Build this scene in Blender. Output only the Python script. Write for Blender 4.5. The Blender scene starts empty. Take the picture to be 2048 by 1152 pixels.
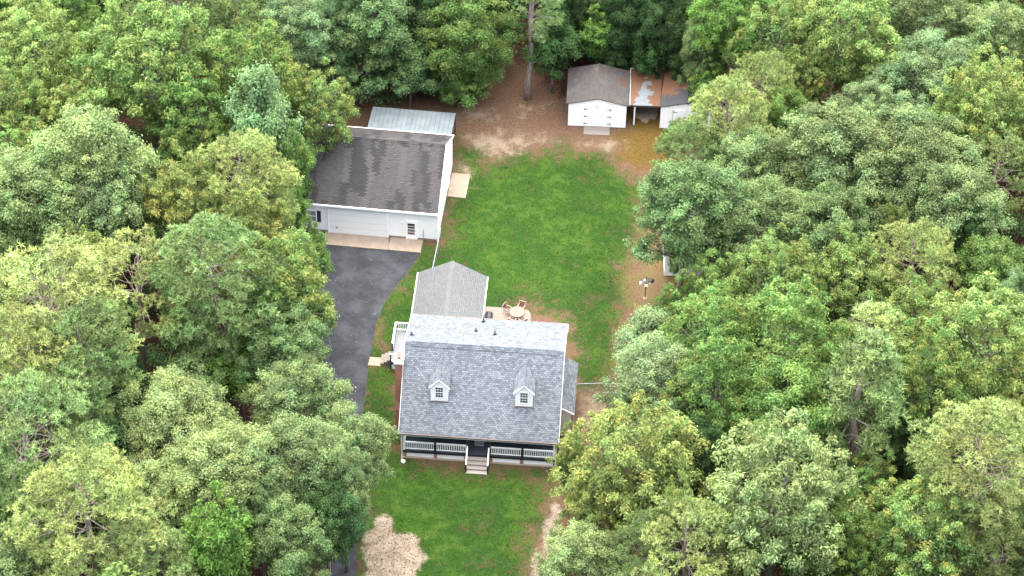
import bpy, math, random
import numpy as np
from mathutils import Matrix, Vector
scene = bpy.context.scene
COL = scene.collection
R = math.radians

# ------------------------------------------------------------ camera, world, sun, exposure
TH, RO, FPX, CH, YS = 0.7486553477, 0.0225380664, 5144.014, 145.0, 156.0
_c, _s = math.cos(TH), math.sin(TH)
FWD = np.array([0, _c, -_s]); _up = np.array([0, _s, _c]); _rt = np.array([1.0, 0, 0])
RGT = math.cos(RO)*_rt + math.sin(RO)*_up
UPV = -math.sin(RO)*_rt + math.cos(RO)*_up
CAMP = np.array([0, -YS, CH])
cd = bpy.data.cameras.new('camera'); cam = bpy.data.objects.new('camera', cd); COL.objects.link(cam)
cam.matrix_world = Matrix(((RGT[0], UPV[0], -FWD[0], CAMP[0]), (RGT[1], UPV[1], -FWD[1], CAMP[1]), (RGT[2], UPV[2], -FWD[2], CAMP[2]), (0, 0, 0, 1)))
cd.sensor_width = 36; cd.lens = FPX/2048*36; cd.clip_start = 1; cd.clip_end = 3000
scene.camera = cam
SUN_EL, SUN_AZ = R(70), R(-12)          # azimuth from +Y (far side), negative = left
w = bpy.data.worlds.new('World'); scene.world = w; w.use_nodes = True
nt = w.node_tree; bg = nt.nodes['Background']
sky = nt.nodes.new('ShaderNodeTexSky'); sky.sky_type = 'NISHITA'; sky.sun_disc = False
sky.sun_elevation = SUN_EL; sky.sun_rotation = SUN_AZ; sky.air_density = 1.0; sky.dust_density = 4.0; sky.ozone_density = 1.0
nt.links.new(sky.outputs[0], bg.inputs[0]); bg.inputs[1].default_value = 0.15
sl = bpy.data.lights.new('sun', 'SUN'); sl.energy = 4.0; sl.angle = R(130); sl.color = (1.0, 0.955, 0.89)
so = bpy.data.objects.new('sun', sl); COL.objects.link(so)
sd_ = Vector((math.sin(SUN_AZ)*math.cos(SUN_EL), math.cos(SUN_AZ)*math.cos(SUN_EL), math.sin(SUN_EL)))
so.rotation_euler = sd_.to_track_quat('Z', 'Y').to_euler(); so.location = (0, 0, 80)
scene.view_settings.view_transform = 'Standard'; scene.view_settings.look = 'None'
scene.view_settings.exposure = 1.92; scene.view_settings.gamma = 1
scene.view_settings.use_curve_mapping = False
scene.cycles.max_bounces = 6; scene.cycles.diffuse_bounces = 3; scene.cycles.transmission_bounces = 3

def at(px, py, z=0.0):
    d = FWD + RGT*(px-1024)/FPX - UPV*(py-576)/FPX
    return CAMP + d*((z-CH)/d[2])

# ------------------------------------------------------------ helpers
class MB:
    def __init__(s): s.v = []; s.f = []
    def poly(s, pts):
        n = len(s.v); s.v += [tuple(map(float, p)) for p in pts]; s.f.append(tuple(range(n, n+len(pts)))); return s
    def box(s, x0, x1, y0, y1, z0, z1):
        n = len(s.v)
        s.v += [(x, y, z) for z in (z0, z1) for y in (y0, y1) for x in (x0, x1)]
        s.f += [tuple(n+i for i in q) for q in ((0, 2, 3, 1), (4, 5, 7, 6), (0, 1, 5, 4), (2, 6, 7, 3), (0, 4, 6, 2), (1, 3, 7, 5))]
        return s
    def prism(s, prof, axis, a, b):
        """profile extruded: axis 'x' -> prof is (y,z); 'y' -> (x,z); 'z' -> (x,y)"""
        def P(p, t): return {'x': (t, p[0], p[1]), 'y': (p[0], t, p[1]), 'z': (p[0], p[1], t)}[axis]
        n = len(s.v); k = len(prof)
        ar = sum(prof[i][0]*prof[(i+1) % k][1]-prof[(i+1) % k][0]*prof[i][1] for i in range(k))
        if (ar < 0) != (axis == 'y'): prof = prof[::-1]
        s.v += [P(p, a) for p in prof] + [P(p, b) for p in prof]
        s.f.append(tuple(n+i for i in range(k))[::-1]); s.f.append(tuple(n+k+i for i in range(k)))
        for i in range(k):
            j = (i+1) % k; s.f.append((n+i, n+j, n+k+j, n+k+i))
        return s
    def slab(s, pts, t):
        """thick panel: pts = top face (CCW from above), t = thickness along -z"""
        n = len(s.v); k = len(pts); s.v += [tuple(map(float, p)) for p in pts] + [(p[0], p[1], p[2]-t) for p in pts]
        s.f.append(tuple(range(n, n+k))); s.f.append(tuple(range(n+2*k-1, n+k-1, -1)))
        for i in range(k):
            j = (i+1) % k; s.f.append((n+i, n+k+i, n+k+j, n+j))
        return s
    def tube(s, pts, rads, n=6, cap=True):
        pts = [Vector(p) for p in pts]; base = len(s.v)
        if not hasattr(rads, '__len__'): rads = [rads]*len(pts)
        u = None
        for i, p in enumerate(pts):
            d = (pts[min(i+1, len(pts)-1)]-pts[max(i-1, 0)]).normalized()
            if u is None: u = d.orthogonal().normalized()
            else: u = (u - d*u.dot(d)).normalized()
            w_ = d.cross(u)
            for k in range(n):
                a = 2*math.pi*k/n; s.v.append(tuple(p + (u*math.cos(a)+w_*math.sin(a))*rads[i]))
        for i in range(len(pts)-1):
            for k in range(n):
                a = base+i*n+k; b = base+i*n+(k+1) % n; s.f.append((a, b, b+n, a+n))
        if cap:
            s.f.append(tuple(base+k for k in range(n))[::-1]); s.f.append(tuple(base+(len(pts)-1)*n+k for k in range(n)))
        return s
    def lathe(s, prof, n=16, c=(0, 0, 0)):
        base = len(s.v)
        for r_, z in prof:
            for k in range(n):
                a = 2*math.pi*k/n; s.v.append((c[0]+r_*math.cos(a), c[1]+r_*math.sin(a), c[2]+z))
        for i in range(len(prof)-1):
            for k in range(n):
                a = base+i*n+k; b = base+i*n+(k+1) % n; s.f.append((a, b, b+n, a+n))
        s.f.append(tuple(base+k for k in range(n))[::-1]); s.f.append(tuple(base+(len(prof)-1)*n+k for k in range(n)))
        return s
    def build(s, name, mat, parent=None, smooth=False, bevel=0, **kw):
        me = bpy.data.meshes.new(name); me.from_pydata(s.v, [], s.f); me.update()
        uv = me.uv_layers.new(name='UVMap').data
        for p in me.polygons:
            nrm = p.normal
            h = Vector((0, 0, 1)).cross(nrm)
            h = Vector((1, 0, 0)) if h.length < 1e-3 else h.normalized()
            q = nrm.cross(h)
            for li in p.loop_indices:
                co = me.vertices[me.loops[li].vertex_index].co; uv[li].uv = (co.dot(h), co.dot(q))
        if smooth: me.polygons.foreach_set('use_smooth', [True]*len(me.polygons))
        o = bpy.data.objects.new(name, me); COL.objects.link(o)
        me.materials.append(mat)
        if parent: o.parent = parent
        if bevel:
            m = o.modifiers.new('b', 'BEVEL'); m.width = bevel; m.segments = 1; m.limit_method = 'ANGLE'
        for k, v in kw.items(): o[k] = v
        return o
def tag(o, label, cat, group=None):
    o['label'] = label; o['category'] = cat
    if group: o['group'] = group
    return o
def thing(name, label, cat, loc=(0, 0, 0), rz=0, group=None):
    o = bpy.data.objects.new(name, None); COL.objects.link(o); o.location = loc; o.rotation_euler = (0, 0, rz)
    o.empty_display_size = .5
    return tag(o, label, cat, group)

# ------------------------------------------------------------ materials
def newmat(name):
    m = bpy.data.materials.new(name); m.use_nodes = True; t = m.node_tree
    return m, t, t.nodes['Principled BSDF']
def N(t, kind, **kw):
    n = t.nodes.new(kind)
    for k, v in kw.items():
        if k.startswith('i_'): n.inputs[int(k[2:])].default_value = v
        else: setattr(n, k, v)
    return n
def math_(t, op, a, b=None, c=None):
    n = t.nodes.new('ShaderNodeMath'); n.operation = op
    for i, x in enumerate((a, b, c)):
        if x is None: continue
        if isinstance(x, (int, float)): n.inputs[i].default_value = x
        else: t.links.new(x, n.inputs[i])
    return n.outputs[0]
def mixc(t, fac, a, b):
    n = t.nodes.new('ShaderNodeMix'); n.data_type = 'RGBA'
    for sock, x in ((n.inputs[0], fac), (n.inputs[6], a), (n.inputs[7], b)):
        if isinstance(x, (int, float)): sock.default_value = x
        elif isinstance(x, tuple): sock.default_value = (*x[:3], 1)
        else: t.links.new(x, sock)
    return n.outputs[2]
def sstep(t, x, lo, hi):
    n = t.nodes.new('ShaderNodeMapRange'); n.interpolation_type = 'SMOOTHSTEP'
    t.links.new(x, n.inputs[0]); n.inputs[1].default_value = lo; n.inputs[2].default_value = hi
    return n.outputs[0]
def noise(t, vec, scale, detail=4, rough=.6, out=0):
    n = N(t, 'ShaderNodeTexNoise'); n.inputs['Scale'].default_value = scale; n.inputs['Detail'].default_value = detail; n.inputs['Roughness'].default_value = rough
    if vec is not None: t.links.new(vec, n.inputs['Vector'])
    return n.outputs[out]
def coords(t, kind='Object'):
    return N(t, 'ShaderNodeTexCoord').outputs[kind]
def bump(t, b, h, strength=.3, dist=.02):
    n = N(t, 'ShaderNodeBump'); n.inputs['Strength'].default_value = strength; n.inputs['Distance'].default_value = dist
    t.links.new(h, n.inputs['Height']); t.links.new(n.outputs[0], b.inputs['Normal'])
def plain(name, col, rough=.6, metal=0, var=.12, scale=3, grime=None, spec=.5):
    m, t, b = newmat(name); v = coords(t)
    n1 = noise(t, v, scale, 5); n2 = noise(t, v, scale*9, 3)
    f = math_(t, 'ADD', math_(t, 'MULTIPLY', n1, .7), math_(t, 'MULTIPLY', n2, .3))
    lo = tuple(c*(1-var*1.5) for c in col); hi = tuple(min(c*(1+var), .9) for c in col)
    c = mixc(t, sstep(t, f, .3, .7), lo, hi)
    if grime: c = mixc(t, sstep(t, noise(t, v, scale*.6, 6, .7), .52, .75), c, grime)
    t.links.new(c, b.inputs['Base Color']); b.inputs['Roughness'].default_value = rough; b.inputs['Metallic'].default_value = metal
    b.inputs['Specular IOR Level'].default_value = spec
    return m
def shingle(name, c1, c2, mortar, tabw, tabh, patch=None, rough=.65, bias=0., spec=.6):
    m, t, b = newmat(name); v = coords(t, 'UV')
    br = N(t, 'ShaderNodeTexBrick'); t.links.new(v, br.inputs['Vector']); br.offset = .5
    for k, x in (('Scale', 1), ('Mortar Size', tabh*.10), ('Mortar Smooth', .2), ('Bias', bias), ('Brick Width', tabw), ('Row Height', tabh)): br.inputs[k].default_value = x
    br.inputs['Color1'].default_value = (*c1, 1); br.inputs['Color2'].default_value = (*c2, 1); br.inputs['Mortar'].default_value = (*mortar, 1)
    col = br.outputs['Color']
    big = noise(t, v, .35, 4); fine = noise(t, v, 14, 3, .7)
    col = mixc(t, math_(t, 'MULTIPLY', sstep(t, big, .3, .7), .22), col, tuple(x*.72 for x in c1))
    col = mixc(t, math_(t, 'MULTIPLY', sstep(t, fine, .35, .7), .30), col, tuple(min(1, x*1.25) for x in c2))
    if patch:       # batches of shingles of a darker lot, stepped along the courses
        sx = N(t, 'ShaderNodeSeparateXYZ'); t.links.new(v, sx.inputs[0])
        row = math_(t, 'FLOOR', math_(t, 'DIVIDE', sx.outputs[1], tabh))
        par = math_(t, 'MULTIPLY', math_(t, 'FLOORED_MODULO', row, 2.0), .5)
        colu = math_(t, 'FLOOR', math_(t, 'ADD', math_(t, 'DIVIDE', sx.outputs[0], tabw), par))
        cx = N(t, 'ShaderNodeCombineXYZ'); t.links.new(math_(t, 'MULTIPLY', colu, tabw*1.75), cx.inputs[0]); t.links.new(math_(t, 'MULTIPLY', row, tabh*.42), cx.inputs[1])
        cx.inputs[2].default_value = 3.7
        vo = N(t, 'ShaderNodeTexVoronoi', distance='CHEBYCHEV'); vo.inputs['Scale'].default_value = .85; t.links.new(cx.outputs[0], vo.inputs['Vector'])
        sp = N(t, 'ShaderNodeSeparateColor'); t.links.new(vo.outputs['Color'], sp.inputs[0])
        f = math_(t, 'GREATER_THAN', sp.outputs[0], .56); f2 = math_(t, 'GREATER_THAN', sp.outputs[1], .72)
        dk = N(t, 'ShaderNodeMix', data_type='RGBA', blend_type='MULTIPLY'); t.links.new(math_(t, 'MULTIPLY', f, .85), dk.inputs[0]); t.links.new(col, dk.inputs[6]); dk.inputs[7].default_value = (*patch, 1)
        col = dk.outputs[2]
        col = mixc(t, math_(t, 'MULTIPLY', f2, .16), col, tuple(min(1, x*1.5) for x in c2))
    t.links.new(col, b.inputs['Base Color']); b.inputs['Roughness'].default_value = rough; b.inputs['Specular IOR Level'].default_value = spec
    bump(t, b, math_(t, 'ADD', math_(t, 'MULTIPLY', math_(t, 'SUBTRACT', 1.0, br.outputs['Fac']), 1.0), math_(t, 'MULTIPLY', fine, .5)), .5, .012)
    return m
def brick(name, c1, c2, mortar):
    m, t, b = newmat(name); v = coords(t, 'UV')
    br = N(t, 'ShaderNodeTexBrick'); t.links.new(v, br.inputs['Vector'])
    for k, x in (('Scale', 1), ('Mortar Size', .012), ('Bias', 0.), ('Brick Width', .21), ('Row Height', .075)): br.inputs[k].default_value = x
    br.inputs['Color1'].default_value = (*c1, 1); br.inputs['Color2'].default_value = (*c2, 1); br.inputs['Mortar'].default_value = (*mortar, 1)
    t.links.new(mixc(t, math_(t, 'MULTIPLY', noise(t, v, 2, 4), .3), br.outputs['Color'], tuple(x*.5 for x in c1)), b.inputs['Base Color'])
    b.inputs['Roughness'].default_value = .85; bump(t, b, math_(t, 'SUBTRACT', 1.0, br.outputs['Fac']), .5, .01)
    return m
def siding(name, col, lap=.12, vertical=False, grime=(.45, .43, .38), strength=.6, groove=.55):
    m, t, b = newmat(name); v = coords(t, 'UV'); sx = N(t, 'ShaderNodeSeparateXYZ'); t.links.new(v, sx.inputs[0])
    x = math_(t, 'FRACT', math_(t, 'DIVIDE', sx.outputs[0 if vertical else 1], lap))
    edge = sstep(t, x, 0.0, .14)
    c = mixc(t, math_(t, 'MULTIPLY', noise(t, v, 1.3, 5), .25), col, tuple(k*.86 for k in col))
    c = mixc(t, math_(t, 'MULTIPLY', sstep(t, noise(t, v, .9, 6, .75), .6, .8), .3), c, grime)
    c = mixc(t, edge, tuple(k*groove for k in col), c)
    t.links.new(c, b.inputs['Base Color']); b.inputs['Roughness'].default_value = .5
    bump(t, b, x if not vertical else edge, strength, .012)
    return m
def planks(name, c1, c2, width=.14, along='u'):
    m, t, b = newmat(name); v = coords(t, 'UV'); sx = N(t, 'ShaderNodeSeparateXYZ'); t.links.new(v, sx.inputs[0])
    k = sx.outputs[1 if along == 'u' else 0]; d = math_(t, 'DIVIDE', k, width); fr = math_(t, 'FRACT', d)
    wn = N(t, 'ShaderNodeTexWhiteNoise', noise_dimensions='1D'); t.links.new(math_(t, 'FLOOR', d), wn.inputs['W'])
    mp = N(t, 'ShaderNodeMapping'); t.links.new(v, mp.inputs[0]); mp.inputs['Scale'].default_value = (1.2, 14, 1) if along == 'u' else (14, 1.2, 1)
    f = math_(t, 'ADD', math_(t, 'MULTIPLY', wn.outputs[0], .45), math_(t, 'MULTIPLY', noise(t, mp.outputs[0], 2, 5, .7), .6))
    c = mixc(t, f, c1, c2); gap = sstep(t, fr, 0, .1)
    c = mixc(t, gap, tuple(x*.35 for x in c1), c)
    t.links.new(c, b.inputs['Base Color']); b.inputs['Roughness'].default_value = .75; bump(t, b, gap, .5, .01)
    return m

M = {}
M['roof_blue'] = shingle('slate_blue_shingle', (0.062, 0.073, 0.086), (0.182, 0.203, 0.228), (0.014, 0.017, 0.022), .25, .155, bias=-.05, rough=.75, spec=.4)
M['roof_add'] = shingle('pale_grey_shingle', (.070, .076, .075), (.112, .120, .118), (.040, .044, .044), .22, .16, rough=.8, bias=.2, spec=.4)
M['roof_garage'] = shingle('dark_grey_shingle', (.043, .040, .040), (.066, .061, .061), (.011, .010, .011), .31, .16, patch=(.42, .42, .44), rough=.8, spec=.35)
M['roof_old'] = plain('weathered_felt_roof', (.085, .073, .068), .85, var=.35, scale=2.2, grime=(.15, .13, .10))
M['roof_black'] = plain('black_felt_roof', (.035, .036, .042), .8, var=.3, scale=2, grime=(.22, .10, .045))
M['needles'] = plain('fallen_needles', (.10, .052, .03), .95, var=.35, scale=9)
M['siding'] = siding('white_lap_siding', (.90, .90, .90), .12, groove=.7, grime=(.62, .60, .55))
M['siding_v'] = siding('white_panel_siding', (.90, .90, .90), .41, vertical=True, strength=.08, groove=.86)
M['siding_cream'] = siding('off_white_lap_siding', (.66, .68, .63), .11, strength=1)
M['white'] = plain('white_paint', (.90, .90, .90), .45, var=.04)
M['offwhite'] = plain('off_white_aluminium', (.62, .62, .58), .5, var=.08)
M['lattice'] = None
M['black'] = plain('black_paint', (.012, .013, .016), .45, var=.2)
M['slate_floor'] = planks('dark_slate_deck_boards', (.028, .036, .05), (.042, .052, .07), .14)
M['deck_grey'] = plain('light_grey_deck', (.17, .185, .20), .6, var=.08)
M['wood'] = planks('weathered_grey_wood', (.12, .10, .085), (.22, .20, .175), .15)
M['wood_light'] = planks('bleached_step_wood', (.24, .20, .17), (.40, .36, .32), .15)
M['brick'] = brick('red_brick', (.26, .072, .040), (.36, .115, .065), (.34, .25, .20))
M['brick_dull'] = brick('brown_brick', (.20, .10, .07), (.30, .16, .11), (.33, .28, .24))
M['concrete'] = plain('tan_concrete', (0.2550, 0.1997, 0.1487), .8, var=.12, scale=1.3, grime=(.22, .17, .125))
M['concrete_light'] = plain('pale_concrete_cap', (.70, .68, .63), .8, var=.14, scale=5, grime=(.30, .27, .24))
M['clay'] = plain('clay_flue', (.22, .085, .055), .7, var=.25, scale=6)
M['metal'] = plain('galvanised_metal', (0.1573, 0.1913, 0.2082), .5, metal=.2, var=.15, scale=1.2, grime=(.15, .17, .17))
M['steel'] = plain('galvanised_steel_tube', (.36, .38, .40), .45, metal=.4, var=.1)
M['glass'] = plain('dark_window_glass', (.045, .05, .055), .12, var=.2)
M['blind'] = plain('window_with_blind', (.17, .19, .20), .25, var=.2)
M['brown_metal'] = plain('brown_gutter', (.10, .075, .07), .5, var=.1)
M['navy'] = plain('dark_navy_shutter', (.012, .014, .022), .6, var=.2)
M['garage_door'] = siding('white_sectional_door', (.78, .80, .80), .69, strength=.3, groove=.8)
M['teak'] = planks('pale_outdoor_slats', (0.1364, 0.1085, 0.0868), (0.1922, 0.1550, 0.1271), .07, along='v')
M['chair_brown'] = planks('brown_woven_seat', (.10, .045, .035), (.16, .075, .06), .06)
M['frame_beige'] = plain('beige_metal_frame', (.50, .42, .34), .5)
M['cover'] = plain('black_grill_cover', (.022, .026, .034), .4, var=.4, scale=4)
M['blue_glass'] = plain('pale_blue_glass', (.35, .55, .66), .2)
M['darkwood'] = plain('dark_stained_post', (.05, .035, .03), .8)
M['green_wire'] = plain('green_hanging_leaves', (.05, .12, .06), .8)
M['rubber'] = plain('tyre_rubber', (.015, .015, .016), .8)
M['ink_red'] = plain('faded_red_ink', (.30, .12, .12), .8)
M['ink'] = plain('grey_brown_ink', (.16, .13, .14), .8)
M['mat_white'] = plain('pale_mat_fibre', (.56, .48, .47), .9, var=.12, scale=10)

def mk_lattice():
    m, t, b = newmat('white_lattice_panel'); v = coords(t, 'UV'); sx = N(t, 'ShaderNodeSeparateXYZ'); t.links.new(v, sx.inputs[0])
    a = math_(t, 'FRACT', math_(t, 'DIVIDE', math_(t, 'ADD', sx.outputs[0], sx.outputs[1]), .09)); c = math_(t, 'FRACT', math_(t, 'DIVIDE', math_(t, 'SUBTRACT', sx.outputs[0], sx.outputs[1]), .09))
    hole = math_(t, 'MULTIPLY', math_(t, 'GREATER_THAN', a, .52), math_(t, 'GREATER_THAN', c, .52))
    t.links.new(mixc(t, hole, (.84, .85, .86), (.50, .51, .51)), b.inputs['Base Color']); b.inputs['Roughness'].default_value = .6
    return m
M['lattice'] = mk_lattice()
def mk_asphalt():
    m, t, b = newmat('sealed_asphalt'); v = coords(t)
    n1 = noise(t, v, .45, 6, .65); n2 = noise(t, v, 3, 5, .7); n3 = noise(t, v, 40, 2)
    c = mixc(t, sstep(t, n1, .35, .7), (0.0167, 0.0184, 0.0228), (0.0439, 0.0475, 0.0544))
    c = mixc(t, math_(t, 'MULTIPLY', sstep(t, n2, .5, .75), .55), c, (0.0495, 0.0525, 0.0585))
    c = mixc(t, math_(t, 'MULTIPLY', sstep(t, n3, .45, .7), .25), c, (.12, .12, .125))
    vo = N(t, 'ShaderNodeTexVoronoi', feature='DISTANCE_TO_EDGE'); vo.inputs['Scale'].default_value = .33
    wp = N(t, 'ShaderNodeVectorMath', operation='ADD'); t.links.new(v, wp.inputs[0])
    nn = N(t, 'ShaderNodeTexNoise'); nn.inputs['Scale'].default_value = .9; nn.inputs['Detail'].default_value = 6; t.links.new(v, nn.inputs['Vector'])
    sc = N(t, 'ShaderNodeVectorMath', operation='SCALE'); t.links.new(nn.outputs['Color'], sc.inputs[0]); sc.inputs['Scale'].default_value = 1.6
    t.links.new(sc.outputs[0], wp.inputs[1]); t.links.new(wp.outputs[0], vo.inputs['Vector'])
    crack = math_(t, 'MULTIPLY', math_(t, 'LESS_THAN', vo.outputs['Distance'], .009), sstep(t, noise(t, v, .7, 3), .5, .6))
    c = mixc(t, math_(t, 'MULTIPLY', crack, .5), c, (.085, .088, .09))
    c = mixc(t, math_(t, 'MULTIPLY', sstep(t, noise(t, v, .28, 4, .6), .52, .66), .6), c, (.018, .020, .024))
    t.links.new(c, b.inputs['Base Color']); b.inputs['Roughness'].default_value = .9; b.inputs['Specular IOR Level'].default_value = .18; bump(t, b, n3, .3, .01)
    return m
M['asphalt'] = mk_asphalt()
def mk_needle_metal():
    m, t, b = newmat('metal_sheet_under_pine_needles'); v = coords(t); sx = N(t, 'ShaderNodeSeparateXYZ'); t.links.new(v, sx.inputs[0])
    row = math_(t, 'FLOOR', math_(t, 'MULTIPLY', sx.outputs[1], 3.4))
    cb = N(t, 'ShaderNodeCombineXYZ'); t.links.new(row, cb.inputs[1]); t.links.new(math_(t, 'MULTIPLY', sx.outputs[0], .5), cb.inputs[0])
    wn = N(t, 'ShaderNodeTexWhiteNoise', noise_dimensions='1D'); t.links.new(row, wn.inputs['W'])
    wn2 = N(t, 'ShaderNodeTexWhiteNoise', noise_dimensions='1D'); t.links.new(math_(t, 'ADD', row, 37.3), wn2.inputs['W'])
    wid = math_(t, 'MAXIMUM', math_(t, 'MULTIPLY', math_(t, 'SUBTRACT', 3.0, sx.outputs[1]), .26), -.5)
    fr = math_(t, 'MULTIPLY', math_(t, 'SUBTRACT', noise(t, v, 3, 5, .7), .5), .35)
    lft = math_(t, 'ADD', math_(t, 'SUBTRACT', sx.outputs[0], 1.12), math_(t, 'ADD', wid, math_(t, 'MULTIPLY', math_(t, 'SUBTRACT', wn.outputs[0], .5), .34)))
    rgt = math_(t, 'ADD', math_(t, 'SUBTRACT', 1.62, sx.outputs[0]), math_(t, 'ADD', math_(t, 'MULTIPLY', wid, .62), math_(t, 'MULTIPLY', math_(t, 'SUBTRACT', wn2.outputs[0], .5), .75)))
    e = math_(t, 'ADD', math_(t, 'MINIMUM', lft, rgt), fr)
    bare = sstep(t, e, -.04, .06)
    nd = mixc(t, noise(t, v, 22, 3, .8), (.058, .027, .015), (.205, .098, .048))
    c = mixc(t, bare, nd, mixc(t, noise(t, v, 2, 4), (.115, .135, .15), (.19, .215, .235)))
    t.links.new(c, b.inputs['Base Color']); b.inputs['Roughness'].default_value = .6
    bump(t, b, noise(t, v, 30, 3, .8), .5, .02)
    return m
M['needle_metal'] = mk_needle_metal()
def mk_black_needle():
    m, t, b = newmat('black_felt_with_pine_needles'); v = coords(t); sx = N(t, 'ShaderNodeSeparateXYZ'); t.links.new(v, sx.inputs[0])
    e = math_(t, 'ADD', math_(t, 'MULTIPLY', math_(t, 'SUBTRACT', sx.outputs[1], 2.6), .16), math_(t, 'MULTIPLY', math_(t, 'SUBTRACT', noise(t, v, .75, 6, .65), .5), 1.1))
    right = math_(t, 'LESS_THAN', sx.outputs[0], 2.25)
    f = math_(t, 'MULTIPLY', sstep(t, e, -.22, -.10), right)
    nd = mixc(t, noise(t, v, 22, 3, .8), (.058, .027, .015), (.195, .094, .046))
    c = mixc(t, f, mixc(t, noise(t, v, 5, 4), (.022, .023, .028), (.055, .055, .06)), nd)
    c = mixc(t, sstep(t, noise(t, v, 6, 5, .75), .66, .72), c, (.30, .15, .07))
    t.links.new(c, b.inputs['Base Color']); b.inputs['Roughness'].default_value = .8
    return m
M['black_needle'] = mk_black_needle()
def mk_old_roof():
    m, t, b = newmat('weathered_asphalt_roll_roof'); v = coords(t, 'UV')
    mp = N(t, 'ShaderNodeMapping'); t.links.new(v, mp.inputs[0]); mp.inputs['Scale'].default_value = (1, 5, 1)
    mq = N(t, 'ShaderNodeMapping'); t.links.new(v, mq.inputs[0]); mq.inputs['Scale'].default_value = (6, 1, 1)
    f = math_(t, 'ADD', math_(t, 'MULTIPLY', noise(t, mp.outputs[0], 1.1, 5, .7), .5), math_(t, 'MULTIPLY', noise(t, mq.outputs[0], 1.1, 5, .7), .5))
    c = mixc(t, sstep(t, f, .34, .66), (.026, .023, .023), (.070, .061, .058))
    c = mixc(t, math_(t, 'MULTIPLY', sstep(t, noise(t, v, .5, 5), .5, .75), .5), c, (.16, .14, .11))
    c = mixc(t, math_(t, 'MULTIPLY', noise(t, v, 25, 2), .35), c, (.11, .10, .095))
    t.links.new(c, b.inputs['Base Color']); b.inputs['Roughness'].default_value = .85; bump(t, b, noise(t, v, 18, 3), .4, .01)
    return m
M['roof_old'] = mk_old_roof()
def mk_patio():
    m, t, b = newmat('tan_block_paving'); v = coords(t, 'UV')
    br = N(t, 'ShaderNodeTexBrick'); t.links.new(v, br.inputs['Vector'])
    for k, x in (('Scale', 1), ('Mortar Size', .012), ('Brick Width', .24), ('Row Height', .12)): br.inputs[k].default_value = x
    br.inputs['Color1'].default_value = (0.1951, 0.1445, 0.1120, 1); br.inputs['Color2'].default_value = (0.2601, 0.2059, 0.1662, 1); br.inputs['Mortar'].default_value = (.15, .105, .08, 1)
    t.links.new(br.outputs['Color'], b.inputs['Base Color']); b.inputs['Roughness'].default_value = .85
    return m
M['patio'] = mk_patio()
def mk_chainlink():
    m, t, b = newmat('chain_link_mesh'); v = coords(t, 'UV'); sx = N(t, 'ShaderNodeSeparateXYZ'); t.links.new(v, sx.inputs[0])
    b.inputs['Base Color'].default_value = (.33, .36, .37, 1); b.inputs['Metallic'].default_value = .3; b.inputs['Roughness'].default_value = .5
    a = math_(t, 'FRACT', math_(t, 'DIVIDE', math_(t, 'ADD', sx.outputs[0], sx.outputs[1]), .075)); c = math_(t, 'FRACT', math_(t, 'DIVIDE', math_(t, 'SUBTRACT', sx.outputs[0], sx.outputs[1]), .075))
    wire = math_(t, 'MAXIMUM', math_(t, 'LESS_THAN', a, .085), math_(t, 'LESS_THAN', c, .085))
    t.links.new(wire, b.inputs['Alpha'])
    return m
M['chainlink'] = mk_chainlink()
def mk_bark(name, c1, c2):
    m, t, b = newmat(name); v = coords(t)
    mp = N(t, 'ShaderNodeMapping'); t.links.new(v, mp.inputs[0]); mp.inputs['Scale'].default_value = (1, 1, .3)
    n = noise(t, mp.outputs[0], 6, 5, .7)
    t.links.new(mixc(t, sstep(t, n, .35, .68), c1, c2), b.inputs['Base Color']); b.inputs['Roughness'].default_value = .9; bump(t, b, n, .7, .04)
    return m
M['bark'] = mk_bark('grey_brown_bark', (.10, .08, .065), (.27, .235, .20))
M['bark_pine'] = mk_bark('pine_bark', (.15, .11, .09), (.34, .28, .24))
def mk_leaf(name, warm, trans=.36, rough=.6):
    m, t, b = newmat(name)
    oi = N(t, 'ShaderNodeObjectInfo'); a = N(t, 'ShaderNodeAttribute', attribute_name='tone'); a2 = N(t, 'ShaderNodeAttribute', attribute_name='warm')
    def mul(k):
        n = N(t, 'ShaderNodeVectorMath', operation='SCALE'); t.links.new(oi.outputs['Color'], n.inputs[0]); n.inputs['Scale'].default_value = k; return n.outputs[0]
    nz = noise(t, coords(t), .55, 3, .6); tn = math_(t, 'ADD', a.outputs['Fac'], math_(t, 'MULTIPLY', math_(t, 'SUBTRACT', nz, .5), .9))
    c = mixc(t, sstep(t, tn, -.15, 1.15), mul(.45), mul(1.55))
    hv = N(t, 'ShaderNodeMix', data_type='RGBA', blend_type='MULTIPLY'); t.links.new(sstep(t, noise(t, coords(t), .38, 3, .6), .38, .62), hv.inputs[0]); t.links.new(c, hv.inputs[6]); hv.inputs[7].default_value = (1.14, 1.0, .95, 1); c = hv.outputs[2]
    c = mixc(t, math_(t, 'MULTIPLY', a2.outputs['Fac'], oi.outputs['Alpha']), c, warm)
    t.links.new(c, b.inputs['Base Color']); b.inputs['Roughness'].default_value = rough; b.inputs['Specular IOR Level'].default_value = .12
    tr = N(t, 'ShaderNodeBsdfTranslucent'); t.links.new(c, tr.inputs[0])
    mx = N(t, 'ShaderNodeMixShader'); mx.inputs[0].default_value = trans
    t.links.new(b.outputs[0], mx.inputs[1]); t.links.new(tr.outputs[0], mx.inputs[2]); t.links.new(mx.outputs[0], t.nodes['Material Output'].inputs[0])
    return m
M['leaf'] = mk_leaf('broad_leaves', (.50, .42, .10))
M['leaf_pine'] = mk_leaf('pine_needles', (.32, .26, .10), .2, .6)

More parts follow.
